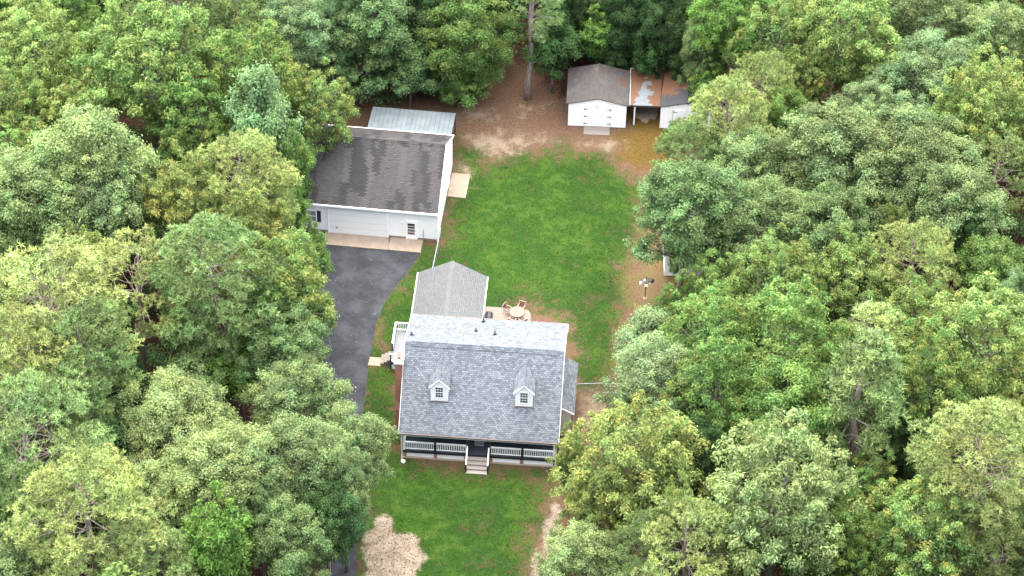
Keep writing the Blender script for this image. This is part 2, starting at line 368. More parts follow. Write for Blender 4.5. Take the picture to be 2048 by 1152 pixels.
# ------------------------------------------------------------ ground
def poly_sd(P, poly):
    """signed distance (positive inside) of points P (n,2) to a polygon"""
    poly = np.asarray(poly, float); d = np.full(len(P), 1e9); ins = np.zeros(len(P), bool)
    for i in range(len(poly)):
        a = poly[i]; b = poly[(i+1) % len(poly)]; ab = b-a
        t_ = np.clip(((P-a)@ab)/max(ab@ab, 1e-9), 0, 1); q = P-(a+t_[:, None]*ab)
        d = np.minimum(d, np.hypot(q[:, 0], q[:, 1]))
        c = ((a[1] > P[:, 1]) != (b[1] > P[:, 1]))
        with np.errstate(divide='ignore', invalid='ignore'):
            xi = (b[0]-a[0])*(P[:, 1]-a[1])/(b[1]-a[1])+a[0]
        ins ^= c & (P[:, 0] < xi)
    return np.where(ins, d, -d)
def PX(pts): return [tuple(at(x, y)[:2]) for x, y in pts]
YARD = PX([(640, 175), (900, 165), (960, 110), (1060, 120), (1130, 190), (1420, 190), (1400, 300), (1380, 480), (1420, 600), (1330, 660), (1290, 780), (1260, 900), (1230, 1000), (1150, 1090), (1110, 1250), (690, 1250), (700, 1000), (640, 800), (620, 640), (520, 470), (560, 300)])
LAWNS = [PX([(905, 345), (910, 280), (965, 290), (985, 325), (1020, 305), (1080, 300), (1120, 285), (1150, 305), (1200, 300), (1250, 340), (1295, 370), (1300, 420), (1285, 480), (1262, 540), (1265, 600), (1240, 660), (1250, 700), (1230, 775), (1150, 780), (1130, 640), (1050, 600), (960, 700), (725, 700), (735, 650), (765, 590), (815, 515), (835, 492), (872, 488)]),
         PX([(722, 690), (800, 690), (810, 780), (805, 870), (810, 905), (850, 922), (1000, 935), (1100, 935), (1118, 990), (1085, 1060), (1060, 1130), (1050, 1250), (708, 1250), (712, 930), (712, 820)])]
SANDS = [PX([(775, 1020), (800, 1060), (845, 1075), (856, 1110), (835, 1160), (800, 1190), (735, 1190), (728, 1110), (724, 1065), (750, 1055), (752, 1030)]),
         PX([(1100, 990), (1128, 1010), (1120, 1060), (1105, 1100), (1090, 1160), (1062, 1160), (1066, 1110), (1088, 1060), (1095, 1020)]),
         PX([(1150, 780), (1215, 785), (1230, 830), (1190, 870), (1150, 900), (1140, 860)]),
         PX([(925, 262), (1000, 258), (1090, 262), (1120, 285), (1060, 300), (1000, 320), (950, 305), (915, 285)]),
         PX([(925, 215), (1000, 215), (1005, 240), (960, 245), (925, 238)]), PX([(1030, 205), (1110, 205), (1090, 225), (1035, 240)]),
         PX([(1150, 282), (1200, 275), (1265, 280), (1262, 300), (1215, 305), (1150, 295)]),
         PX([(905, 320), (940, 320), (955, 350), (940, 370), (900, 345)])]
MOSS = PX([(1265, 205), (1400, 205), (1380, 300), (1400, 560), (1370, 640), (1320, 640), (1330, 560), (1290, 545), (1335, 450), (1300, 360), (1230, 330), (1215, 270), (1250, 255)])
STRAW = PX([(1290, 360), (1350, 400), (1350, 640), (1300, 720), (1270, 780), (1220, 780), (1230, 690), (1250, 620), (1240, 560), (1270, 480)])
def make_ground():
    nx, ny = 470, 420; xs = np.linspace(-58, 58, nx); ys = np.linspace(-50, 55, ny)
    far = 1500.; xs = np.r_[-far, -300, -90, xs, 90, 300, far]; ys = np.r_[-far, -300, -80, ys, 90, 300, far]
    nx, ny = len(xs), len(ys)
    X, Y = np.meshgrid(xs, ys); P = np.stack([X.ravel(), Y.ravel()], 1)
    v = np.c_[P, np.zeros(len(P))]
    i = np.arange((ny-1)*(nx-1)); a = (i//(nx-1))*nx + i % (nx-1); f = np.stack([a, a+1, a+nx+1, a+nx], 1)
    me = bpy.data.meshes.new('ground'); me.vertices.add(len(v)); me.vertices.foreach_set('co', v.ravel())
    me.loops.add(f.size); me.loops.foreach_set('vertex_index', f.ravel().astype(np.int32)); me.polygons.add(len(f))
    me.polygons.foreach_set('loop_start', np.arange(0, f.size, 4, dtype=np.int32)); me.update(calc_edges=True)
    def att(name, vals):
        at_ = me.attributes.new(name, 'FLOAT', 'POINT'); at_.data.foreach_set('value', np.clip(vals, -6, 6).astype(np.float32))
    near = (np.abs(P[:, 0]) < 60) & (np.abs(P[:, 1]) < 60)
    def fill(polys):
        o = np.full(len(P), -6.); Q = P[near]; o[near] = np.max([poly_sd(Q, p) for p in polys], 0); return o
    lawn = fill(LAWNS)
    att('lawn', lawn); att('sand', fill(SANDS[2:])); att('bare', fill(SANDS[:2])); att('yard', fill([YARD])); att('moss', fill([MOSS])); att('straw', fill([STRAW]))
    m, t, b = newmat('ground_soil_and_turf'); v = coords(t)
    def A(n): return N(t, 'ShaderNodeAttribute', attribute_name=n).outputs['Fac']
    n_big = noise(t, v, .22, 5, .6); n_mid = noise(t, v, .9, 6, .65); n_f = noise(t, v, 4.5, 5, .7); n_ff = noise(t, v, 17, 4, .75); n_x = noise(t, v, 45, 2, .8)
    def cen(x, k): return math_(t, 'MULTIPLY', math_(t, 'SUBTRACT', x, .5), k)
    wob = math_(t, 'ADD', math_(t, 'ADD', cen(n_mid, 5.0), cen(n_f, 4.2)), math_(t, 'ADD', cen(n_ff, 2.2), cen(n_big, 2.5)))
    litter = mixc(t, sstep(t, n_ff, .35, .68), (.020, .010, .008), (.075, .032, .024))
    litter = mixc(t, sstep(t, n_x, .58, .72), litter, (.15, .08, .055))
    dirt = mixc(t, sstep(t, n_f, .3, .7), (.098, .050, .031), (.172, .108, .072)); dirt = mixc(t, sstep(t, n_ff, .5, .75), dirt, (.085, .085, .035))
    dirt = mixc(t, sstep(t, n_mid, .52, .7), dirt, (.130, .072, .036))
    c = mixc(t, sstep(t, math_(t, 'ADD', A('yard'), wob), -.6, 1.6), litter, dirt)
    moss = mixc(t, sstep(t, n_f, .3, .7), (.085, .051, .010), (.150, .098, .024)); moss = mixc(t, sstep(t, n_ff, .6, .78), moss, (.24, .17, .10))
    c = mixc(t, sstep(t, math_(t, 'ADD', A('moss'), wob), -.3, 1.2), c, moss)
    # turf
    n_s = noise(t, v, 7.5, 3, .75); n_c = noise(t, v, 2.2, 5, .75)
    g = mixc(t, sstep(t, math_(t, 'ADD', math_(t, 'MULTIPLY', n_s, .6), math_(t, 'MULTIPLY', n_ff, .4)), .36, .64), (0.0079, 0.0317, 0.0031), (0.0380, 0.0935, 0.0095))
    g = mixc(t, math_(t, 'MULTIPLY', sstep(t, n_mid, .42, .62), .6), g, (0.0594, 0.1188, 0.0158))
    g = mixc(t, math_(t, 'MULTIPLY', sstep(t, n_big, .46, .58), .70), g, (0.0143, 0.0491, 0.0064))
    g = mixc(t, math_(t, 'MULTIPLY', sstep(t, math_(t, 'ADD', n_c, cen(n_mid, .9)), .56, .72), .55), g, (0.0713, 0.0832, 0.0174))
    g = mixc(t, math_(t, 'MULTIPLY', sstep(t, math_(t, 'ADD', n_c, cen(n_big, 1.2)), .62, .74), .65), g, (0.0673, 0.0515, 0.0238))
    g = mixc(t, math_(t, 'MULTIPLY', sstep(t, n_s, .60, .72), .35), g, (0.1030, 0.1228, 0.0277))
    lawnm = sstep(t, math_(t, 'ADD', A('lawn'), math_(t, 'MULTIPLY', wob, 1.7)), -1.1, 1.7)
    straw = mixc(t, sstep(t, n_ff, .35, .65), (.085, .085, .022), (.25, .165, .085))
    c = mixc(t, lawnm, c, g)
    c = mixc(t, math_(t, 'MULTIPLY', sstep(t, math_(t, 'ADD', A('straw'), wob), -.6, 1.6), .68), c, straw)
    sand = mixc(t, sstep(t, n_ff, .3, .7), (0.2070, 0.1485, 0.1035), (0.3240, 0.2565, 0.1935)); sand = mixc(t, sstep(t, math_(t, 'ADD', n_f, cen(n_ff, .5)), .54, .62), sand, (.10, .10, .04))
    c = mixc(t, sstep(t, math_(t, 'ADD', A('sand'), math_(t, 'MULTIPLY', wob, 1.15)), -.2, 2.0), c, sand)
    sand2 = mixc(t, sstep(t, n_mid, .35, .65), (0.2430, 0.1845, 0.1395), (0.3420, 0.2745, 0.2160)); sand2 = mixc(t, sstep(t, math_(t, 'ADD', n_f, cen(n_ff, .5)), .55, .60), sand2, (.075, .09, .03))
    c = mixc(t, sstep(t, math_(t, 'ADD', A('bare'), math_(t, 'MULTIPLY', wob, .45)), -.1, .35), c, sand2)
    sp = math_(t, 'MULTIPLY', sstep(t, noise(t, v, 9, 2, .5), .74, .77), sstep(t, A('yard'), 0, 1))
    c = mixc(t, math_(t, 'MULTIPLY', sp, .55), c, (.33, .26, .20))
    t.links.new(c, b.inputs['Base Color']); b.inputs['Roughness'].default_value = .95; b.inputs['Specular IOR Level'].default_value = .15
    bump(t, b, math_(t, 'ADD', n_ff, math_(t, 'MULTIPLY', n_x, .6)), .9, .09)
    me.materials.append(m); o = bpy.data.objects.new('ground', me); COL.objects.link(o); o['kind'] = 'structure'
make_ground()

def flat_poly(name, pts, z, mat, kind='structure', sub=None):
    mb = MB(); mb.slab([(x, y, z) for x, y in pts], z+.0 if z > .02 else .0035)
    return mb.build(name, mat, kind=kind)
def smooth_poly(pts, it=2):
    for _ in range(it):
        q = []
        for i in range(len(pts)):
            a = np.array(pts[i]); b = np.array(pts[(i+1) % len(pts)]); q += [tuple(a*.75+b*.25), tuple(a*.25+b*.75)]
        pts = q
    return pts
drive_px = [(842, 503), (826, 530), (798, 566), (768, 606), (753, 648), (744, 690), (737, 725), (734, 765), (727, 812), (721, 850), (718, 900), (716, 960), (714, 1060), (711, 1152), (708, 1300), (640, 1300), (642, 1152), (648, 1000), (650, 900), (652, 820), (640, 760), (600, 700), (540, 640), (500, 560), (480, 470), (560, 455), (658, 463), (846, 480)]
dp = PX(drive_px); n_ = len(dp)
mb = MB()
right = [dp[i] for i in range(0, 15)]
rr = []
for i in range(len(right)-1):
    a, b_ = np.array(right[i]), np.array(right[i+1]); L_ = np.linalg.norm(b_-a); k = max(1, int(L_/.25))
    for j in range(k):
        q = a+(b_-a)*j/k; rr.append((q[0]+random.Random(i*99+j).uniform(-.035, .035), q[1]))
mb.poly([(x, y, .006) for x, y in (rr + dp[15:])[::-1]])
o = mb.build('driveway', M['asphalt'], kind='structure')
if o.data.polygons[0].normal.z < 0:
    o.data.flip_normals()

# ------------------------------------------------------------ house
HX, HY, HA = -8.404, -19.767, -.060
HW, HRUN, HPF, HBR, HPB = 12.243, 5.138, .925, 4.587, .323
ZE = 3.1; ZR = ZE+HRUN*HPF; ZB = ZR-HBR*HPB; HD = HRUN+HBR
house = thing('house', 'white cape style house with slate blue shingle roof, two dormers and a brick chimney', 'house', (HX, HY, 0), HA)
def hw(u, v, z=0):
    return (HX+u*math.cos(HA)-v*math.sin(HA), HY+u*math.sin(HA)+v*math.cos(HA), z)
WL, WR, WF, WB = .30, 11.95, 1.92, 9.45      # wall planes
def zf(v): return ZE+HPF*v if v < HRUN else ZR-HPB*(v-HRUN)
mb = MB(); mb.prism([(WF, .45), (WB, .45), (WB, zf(WB)-.13), (HRUN, ZR-.16), (WF, zf(WF)-.17)], 'x', WL, WR)
wall = mb.build('wall', M['siding'], house)
mb = MB(); mb.box(WL+.02, WR-.02, WF+.02, WB-.02, 0, .45); mb.build('foundation', M['brick_dull'], house)
# roof as one folded slab
mb = MB(); th = .13
T = [(0, ZE), (HRUN, ZR), (HD, ZB)]
for (a, b_) in ((T[0], T[1]), (T[1], T[2])):
    mb.poly([(0, a[0], a[1]), (HW, a[0], a[1]), (HW, b_[0], b_[1]), (0, b_[0], b_[1])])
    mb.poly([(0, b_[0], b_[1]-th), (HW, b_[0], b_[1]-th), (HW, a[0], a[1]-th), (0, a[0], a[1]-th)])
mb.poly([(0, 0, ZE-th), (HW, 0, ZE-th), (HW, 0, ZE), (0, 0, ZE)]); mb.poly([(0, HD, ZB), (HW, HD, ZB), (HW, HD, ZB-th), (0, HD, ZB-th)])
for x, o_ in ((0, 1), (HW, -1)):
    P_ = [(x, 0, ZE), (x, HRUN, ZR), (x, HD, ZB), (x, HD, ZB-th), (x, HRUN, ZR-th), (x, 0, ZE-th)]; mb.poly(P_[::o_])
roof = mb.build('roof', M['roof_blue'], house)
# small saddle strip at the right end of the rear eave
mb = MB(); mb.slab([(HW, HD-1.35, zf(HD-1.35)-.01), (HW+.14, HD-1.35, zf(HD-1.35)-.01), (HW+.14, HD, ZB-.01), (HW, HD, ZB-.01)], .12); mb.build('roof_return', M['roof_blue'], house)
# ridge vent
mb = MB()
for k in range(37):
    x0 = .47+k*(11.86-.47)/37; x1 = x0+(11.86-.47)/37-.012
    mb.prism([(HRUN-.26, ZR-.26*HPF+.055), (HRUN, ZR+.075), (HRUN+.26, ZR-.26*HPB+.06), (HRUN+.26, ZR-.26*HPB+.004), (HRUN-.26, ZR-.26*HPF+.004)], 'x', x0, x1)
mb.build('ridge_vent', M['roof_blue'], roof)
for u, v, hgt in ((.4, 6.23, .32), (5.25, 7.58, .35), (6.75, 7.2, .4), (5.7, 9.2, .75)):
    z = zf(v); mb = MB().lathe([(.16, -.05), (.15, .03), (.07, .10), (.045, .12), (.045, hgt)], 10, (u, v, z))
    mb.build('vent_pipe', M['black'], roof, smooth=True)
# gutters, fascia
mb = MB().box(0, HW, -.10, -.01, ZE-.14, ZE-.02); mb.build('gutter', M['brown_metal'], house)
mb = MB().box(.02, HW-.02, .0, .05, ZE-.30, ZE-.15); mb.build('fascia', M['white'], house)
for x0, x1 in ((-.03, -.004), (HW+.004, HW+.03)):
    mb = MB(); mb.prism([(0, ZE-.17), (HRUN, ZR-.19), (HD, ZB-.17), (HD, ZB+.0), (HRUN, ZR-.0), (0, ZE)], 'x', x0, x1)
    mb.build('rake_trim', M['white'], house)
mb = MB().box(0, HW, HD+.01, HD+.09, ZB-.13, ZB-.01); mb.build('gutter', M['brown_metal'], house)
mb = MB().tube([(.17, -.05, ZE-.14), (.17, .0, ZE-.28), (.20, .10, ZE-.5), (.20, .11, .25), (.20, .05, .10), (.22, -.10, .05)], .055, 8); mb.build('downspout', M['offwhite'], house)
mb = MB().tube([(HW-.15, -.05, ZE-.14), (HW-.15, .0, ZE-.28), (HW-.18, .10, ZE-.5), (HW-.18, .11, .12)], .055, 8); mb.build('downspout', M['offwhite'], house)
# porch
FZ = .78
mb = MB().box(.22, 12.02, .42, WF-.01, FZ-.13, FZ); mb.build('porch_floor', M['slate_floor'], house)
mb = MB().box(.20, 12.04, .36, .415, FZ-.20, FZ-.01); mb.build('rim_board', M['black'], house)
mb = MB().box(.20, 12.04, .30, .62, 0, .07); mb.build('footing', M['concrete'], house)
for u in (.28, 2.66, 5.02, 6.92, 9.32, 11.86):
    mb = MB().box(u, u+.24, .40, .62, .07, FZ-.21); mb.build('pier', M['brick'], house)
for a, b_ in ((.53, 2.65), (2.91, 5.01), (7.17, 9.31), (9.57, 11.85)):
    mb = MB().box(a, b_, .46, .485, .08, FZ-.21); mb.build('lattice_panel', M['lattice'], house)
for u in (2.74, 5.24, 6.96, 9.47):
    mb = MB().box(u-.07, u+.07, .44, .58, FZ, ZE-.16); mb.box(u-.10, u+.10, .41, .61, FZ+.002, FZ+.16)
    mb.build('porch_post', M['black'], house)
for u in (.34, 11.9):
    mb = MB().box(u-.06, u+.06, .44, .56, FZ, ZE-.16); mb.build('porch_post', M['white'], house, label='white corner porch post')
def railing(p0, p1, z0, parent, name='railing', hgt=.88, sp=.135):
    p0 = np.array(p0); p1 = np.array(p1); L_ = np.linalg.norm(p1-p0); d = (p1-p0)/L_; nrm = np.array([-d[1], d[0]])
    mb = MB()
    def bar(a, b_, wd, za, zb):
        q = [a-nrm*wd/2, b_-nrm*wd/2, b_+nrm*wd/2, a+nrm*wd/2]; mb.slab([(x[0], x[1], zb) for x in q], zb-za)
    bar(p0, p1, .11, z0+hgt-.05, z0+hgt); bar(p0, p1, .05, z0+hgt-.12, z0+hgt-.05); bar(p0, p1, .06, z0+.10, z0+.17)
    k = int(L_/sp)
    for i in range(k):
        c = p0+d*(i+.5)*L_/k; bar(c-d*.024, c+d*.024, .045, z0+.17, z0+hgt-.12)
    return mb.build(name, M['white'], parent)
for a, b_ in ((.42, 2.66), (2.82, 5.16), (7.04, 9.39), (9.55, 11.83)): railing((a, .5), (b_, .5), FZ, house)
railing((.34, .58), (.34, WF-.02), FZ, house); railing((11.9, .58), (11.9, WF-.02), FZ, house)
# front stairs
ns = 4
stairs = MB().prism([(.34, 0), (.34, FZ-.16), (-.96, .02), (-.96, 0)], 'x', 5.27, 5.32).build('stairs', M['wood_light'], house)
MB().prism([(.34, 0), (.34, FZ-.16), (-.96, .02), (-.96, 0)], 'x', 6.80, 6.85).build('stringer', M['wood_light'], stairs)
for i in range(ns):
    zt = FZ-(i+1)*FZ/(ns+.55); v1 = .34-i*.32; mb = MB().box(5.24, 6.88, v1-.33, v1, zt-.035, zt); mb.box(5.29, 6.83, v1-.30, v1-.27, max(.0, zt-.17), zt-.037)
    mb.build('tread', M['wood_light'], stairs)
for u in (5.24, 6.9):
    mb = MB(); mb.prism([(.40, 1.58), (.40, 1.66), (-.86, 1.00), (-.86, .92)], 'x', u-.05, u+.05); sr = mb.build('stair_rail', M['white'], house)
    MB().box(u-.05, u+.05, -.84, -.74, 0, .96).build('post', M['black'], sr)
# door, windows on the porch wall
fd = MB().box(5.62, 6.58, WF-.05, WF+.01, FZ, 2.9).build('front_door', M['white'], house)
MB().box(5.74, 6.46, WF-.075, WF-.052, FZ+.06, 2.75).build('door_panel', M['navy'], fd)
def window(parent, x0, x1, z0, z1, y, dirn=-1, cols=3, rows=4, shut=None, glass='glass'):
    fr = MB(); t_ = .07
    ya, yb = (y-.035, y) if dirn < 0 else (y, y+.035)
    fr.box(x0-t_, x0, ya, yb, z0-t_, z1+t_); fr.box(x1, x1+t_, ya, yb, z0-t_, z1+t_); fr.box(x0, x1, ya, yb, z1, z1+t_); fr.box(x0, x1, ya, yb, z0-t_, z0)
    zm = (z0+z1)/2; fr.box(x0, x1, ya+.005, yb-.005, zm-.03, zm+.03)
    for i in range(1, cols): x = x0+(x1-x0)*i/cols; fr.box(x-.011, x+.011, ya+.01, yb-.008, z0, zm-.03); fr.box(x-.011, x+.011, ya+.01, yb-.008, zm+.03, z1)
    for zz in ((z0+zm)/2, (zm+z1)/2) if rows == 4 else (): 
        for i in range(cols):
            xa = x0+(x1-x0)*i/cols+.012; xb = x0+(x1-x0)*(i+1)/cols-.012; fr.box(xa, xb, ya+.01, yb-.008, zz-.011, zz+.011)
    wn = fr.build('window', M['white'], parent)
    MB().box(x0, x1, y-.012 if dirn < 0 else y+.002, y-.002 if dirn < 0 else y+.012, z0, z1).build('pane', M[glass], wn)
    if shut:
        for a, b_ in ((x0-t_-.36, x0-t_-.03), (x1+t_+.03, x1+t_+.36)): MB().box(a, b_, ya, yb, z0-.05, z1+.05).build('shutter', M['navy'], wn)
    return wn
for u in (1.9, 3.9, 8.0, 10.2): window(house, u, u+.85, FZ+.75, 2.75, WF-.001, shut=True)
MB().lathe([(.03, 0), (.07, .05), (.07, .22), (.02, .28)], 8, (8.42-.9, WF-.09, 2.25)).build('porch_lamp', M['black'], house)
# dormers
def dormer(u0, u1, vf, zb, ze, zp, ov, win):
    uc = (u0+u1)/2
    d = MB(); vb = (ze-ZE)/HPF+.3
    d.prism([(u0, zb-.12), (u1, zb-.12), (u1, ze), (uc, zp-.05), (u0, ze)], 'y', vf, vb)
    dm = d.build('dormer', M['white'], house)
    r = MB(); o_ = .12; k = (zp-ze)/(uc-u0); zl = ze-k*ov
    vr = (zp-ZE)/HPF+.05; ve = (zl-ZE)/HPF+.05; yy = vf-o_
    r.poly([(u0-ov, yy, zl+.05), (uc, yy, zp+.05), (uc, vr, zp+.05), (u0-ov, ve, zl+.05)][::-1]); r.poly([(uc, yy, zp+.05), (u1+ov, yy, zl+.05), (u1+ov, ve, zl+.05), (uc, vr, zp+.05)][::-1])
    r.build('dormer_roof', M['roof_blue'], dm)
    s_ = MB()   # white barge boards
    s_.prism([(u0-ov-.01, zl-.09), (uc, zp-.08), (u1+ov+.01, zl-.09), (u1+ov+.01, zl+.043), (uc, zp+.043), (u0-ov-.01, zl+.043)], 'y', yy-.02, yy+.045)
    s_.build('barge_board', M['white'], dm)
    c_ = MB()
    for i in range(14):
        va = yy+i*(vr-yy)/14; c_.prism([(uc-.13, zp+.05-.13*k+.015), (uc, zp+.085), (uc+.13, zp+.05-.13*k+.015), (uc+.13, zp+.05-.13*k+.002), (uc, zp+.07), (uc-.13, zp+.05-.13*k+.002)], 'y', va, va+(vr-yy)/14-.01)
    c_.build('ridge_cap', M['roof_blue'], dm)
    f_ = MB().box(u0-.10, u1+.10, vf-.10, vf+.0, zb-.10, zb+.0); f_.build('flashing', M['brown_metal'], dm)
    x0, x1, z0, z1 = win
    wn = window(dm, x0, x1, z0, z1, vf-.002)
dormer(2.28, 3.59, 1.93, 4.88, 6.46, 7.22, .13, (2.66, 3.21, 5.26, 6.33))
dormer(8.75, 10.06, 1.93, 4.88, 6.44, 7.18, .13, (9.13, 9.68, 5.26, 6.33))
# chimney
CV0, CV1 = 3.10, 4.05
ch = MB().box(-.56, -.02, CV0, CV1, 0, 7.35); ch.prism([(CV0-.22, 0), (CV1+.3, 0), (CV1+.3, 2.6), (CV1+.002, 3.3), (CV0-.002, 3.3), (CV0-.22, 2.6)], 'x', -.58, .25); ch.box(-.60, .02, CV0-.04, CV1+.04, 7.2, 7.38)
ch = ch.build('chimney', M['brick'], house)
MB().prism([(-.64, 7.385), (.07, 7.385), (.07, 7.48), (-.04, 7.56), (-.53, 7.56), (-.64, 7.48)], 'y', CV0-.10, CV1+.10).build('chimney_cap', M['concrete_light'], ch)
fl = MB().box(-.40, -.16, CV0+.35, CV0+.65, 7.50, 7.72); fl.box(-.45, -.11, CV0+.22, CV0+.78, 7.80, 7.86)
for x, y in ((-.40, .35), (-.20, .35), (-.40, .61), (-.20, .61)): fl.box(x, x+.04, CV0+y, CV0+y+.04, 7.70, 7.81)
fl.build('flue', M['clay'], ch)
# side bump-out with lean-to roof (right)
mb = MB(); mb.prism([(WR-.02, .30), (12.98, .30), (12.98, 3.05), (WR-.02, 3.62)], 'y', 3.42, 8.75); mb.build('side_bay', M['siding_cream'], house)
mb = MB(); mb.slab([(WR, 3.30, 3.76), (13.24, 3.30, 3.02), (13.24, 8.87, 3.02), (WR, 8.87, 3.76)], .09); mb.build('side_bay_roof', M['roof_blue'], house)
mb = MB(); mb.prism([(WR, 3.62), (13.25, 2.88), (13.25, 3.00), (WR, 3.74)], 'y', 3.24, 3.295); mb.build('rake_trim', M['white'], house)
mb = MB().box(13.15, 13.20, 1.9, 8.8, 0, .10); mb.build('edging', M['concrete'], house)
# rear addition
AZ, AP = 3.0, 4.52; AU0, AU1, AV1 = -.36, 5.30, 18.24; AC = (AU0+AU1)/2
mb = MB(); mb.prism([(AU0+.28, 0), (AU1-.28, 0), (AU1-.28, AZ), (AC, AP-.2), (AU0+.28, AZ)], 'y', WB+.01, AV1-.3); add = mb.build('rear_addition', M['siding'], house)
mb = MB(); YB = WB+.02
mb.slab([(AU0, YB, AZ), (AC, YB, AP), (AC, AV1, AP), (AU0, AV1, AZ)], .12); mb.slab([(AC, YB, AP), (AU1, YB, AZ), (AU1, AV1, AZ), (AC, AV1, AP)], .12)
ar = mb.build('addition_roof', M['roof_add'], add)
k = (AP-AZ)/(AC-AU0)
mb = MB()
for i in range(42):
    va = YB+i*(AV1-YB)/42; mb.prism([(AC-.15, AP-.15*k+.02), (AC, AP+.035), (AC+.15, AP-.15*k+.02), (AC+.15, AP-.15*k+.005), (AC, AP+.02), (AC-.15, AP-.15*k+.005)], 'y', va, va+(AV1-YB)/42-.008)
mb.build('ridge_cap', plain('grey_ridge_cap', (.105, .113, .112), .8), add)
for x0, x1 in ((AU0-.08, AU0-.005), (AU1+.005, AU1+.08)): MB().box(x0, x1, YB, AV1, AZ-.12, AZ-.01).build('addition_gutter', M['offwhite'], add)
window(add, 1.4, 2.3, 1.1, 2.4, AV1-.299, dirn=1); 
# side deck
DU0, DU1, DV0, DV1, DZ = -1.78, AU0+.27, 9.85, 13.6, .82
deck = MB().box(DU0, DU1, DV0, DV1, DZ-.05, DZ).build('side_deck', M['deck_grey'], house)
MB().box(DU0+.02, DU1-.02, DV0+.02, DV0+.05, .05, DZ-.2).build('lattice_skirt', M['lattice'], deck)
MB().box(DU0, DU1, DV0-.02, DV0+.015, DZ-.22, DZ-.055).build('rim_board', M['black'], deck)
for (u, v) in ((DU0+.05, DV0+.05), (DU0+.05, DV0+1.3), (DU0+.05, DV1-.05), (DU1-.1, DV1-.05)):
    MB().box(u-.05, u+.05, v-.05, v+.05, 0, DZ+.84).build('deck_post', M['black'], deck)
railing((DU0+.05, DV1-.05), (DU1-.05, DV1-.05), DZ, deck); railing((DU0+.05, DV0+1.3), (DU0+.05, DV1-.05), DZ, deck); railing((DU0+.0, DV0+.05), (DU1-.05, DV0+.05), DZ, deck)
sm = MB()
for i in range(3):
    sm.box(DU0-.28*(i+1), DU0-.28*i, 10.25, 11.3, 0, DZ-.2*(i+1))
sm.build('side_steps', M['wood'], deck)
mb = MB(); mb.slab([hw(-3.62, 10.12, .05), hw(-2.60, 10.12, .05), hw(-2.60, 11.08, .05), hw(-3.55, 11.08, .05)], .05)
mb.build('walkway', M['concrete'], kind='structure')
mb = MB(); pts = [(5.05, 9.6), (9.0, 9.6), (9.0, 16.9), (8.95, 17.35), (8.75, 17.68), (8.4, 17.82), (5.05, 17.84)]
mb.slab([hw(u, v, .04) for u, v in pts], .04); mb.build('patio', M['patio'], kind='structure')
# splash block
o = MB().lathe([(.10, 0), (.17, .03), (.19, .10), (.15, .20), (.05, .24)], 12).build('splash_stone', M['concrete_light'], smooth=True); o.location = hw(.33, -.18, 0)
tag(o, 'small round white stone at the foot of the left front downspout', 'stone')
# hanging basket, doormat
hb = thing('hanging_basket', 'wire hanging basket with trailing leaves beside the leftmost black porch post', 'planter', hw(2.45, .75, 2.2), HA)
MB().tube([(0, 0, .45), (0, 0, .12)], .012, 6).build('hook', M['black'], hb)
MB().lathe([(.05, -.1), (.16, 0), (.19, .12)], 10).build('basket', M['black'], hb)
mb = MB(); rg = random.Random(5)
for i in range(90):
    a = rg.uniform(0, 6.28); r_ = rg.uniform(.05, .34); z = .16-r_*.8+rg.uniform(-.08, .08); p = Vector((r_*math.cos(a), r_*math.sin(a), z)); q = Vector((rg.uniform(-1, 1), rg.uniform(-1, 1), rg.uniform(-.6, .2)))*.07
    mb.poly([p, p+q, p+q*1.4+Vector((.03, 0, .02)), p+Vector((.03, .02, .0))])
mb.build('foliage', M['green_wire'], hb)
dm = thing('door_mat', 'pale rectangular mat with faded lettering lying before the front door', 'door mat', hw(6.06, 1.62, FZ), HA)
MB().box(-.36, .36, -.25, .25, .002, .02).build('mat', M['mat_white'], dm)
def text(body, size, loc, mat, parent, name='lettering', rot=(0, 0, 0), ext=.003):
    cu = bpy.data.curves.new(name, 'FONT'); cu.body = body; cu.size = size; cu.extrude = ext; cu.align_x = 'CENTER'; cu.align_y = 'CENTER'; cu.offset = .006
    to = bpy.data.objects.new('tmp', cu); COL.objects.link(to); bpy.context.view_layer.update()
    me = bpy.data.meshes.new_from_object(to.evaluated_get(bpy.context.evaluated_depsgraph_get())); bpy.data.objects.remove(to)
    o = bpy.data.objects.new(name, me); me.materials.clear(); me.materials.append(mat); COL.objects.link(o); o.parent = parent; o.location = loc; o.rotation_euler = rot
    return o
text('HOUSE', .21, (0, -.09, .024), M['ink'], dm)
MB().box(-.28, .28, .08, .095, .021, .024).build('stripe', M['ink_red'], dm); MB().box(-.28, .28, .15, .165, .021, .024).build('stripe', M['ink_red'], dm)

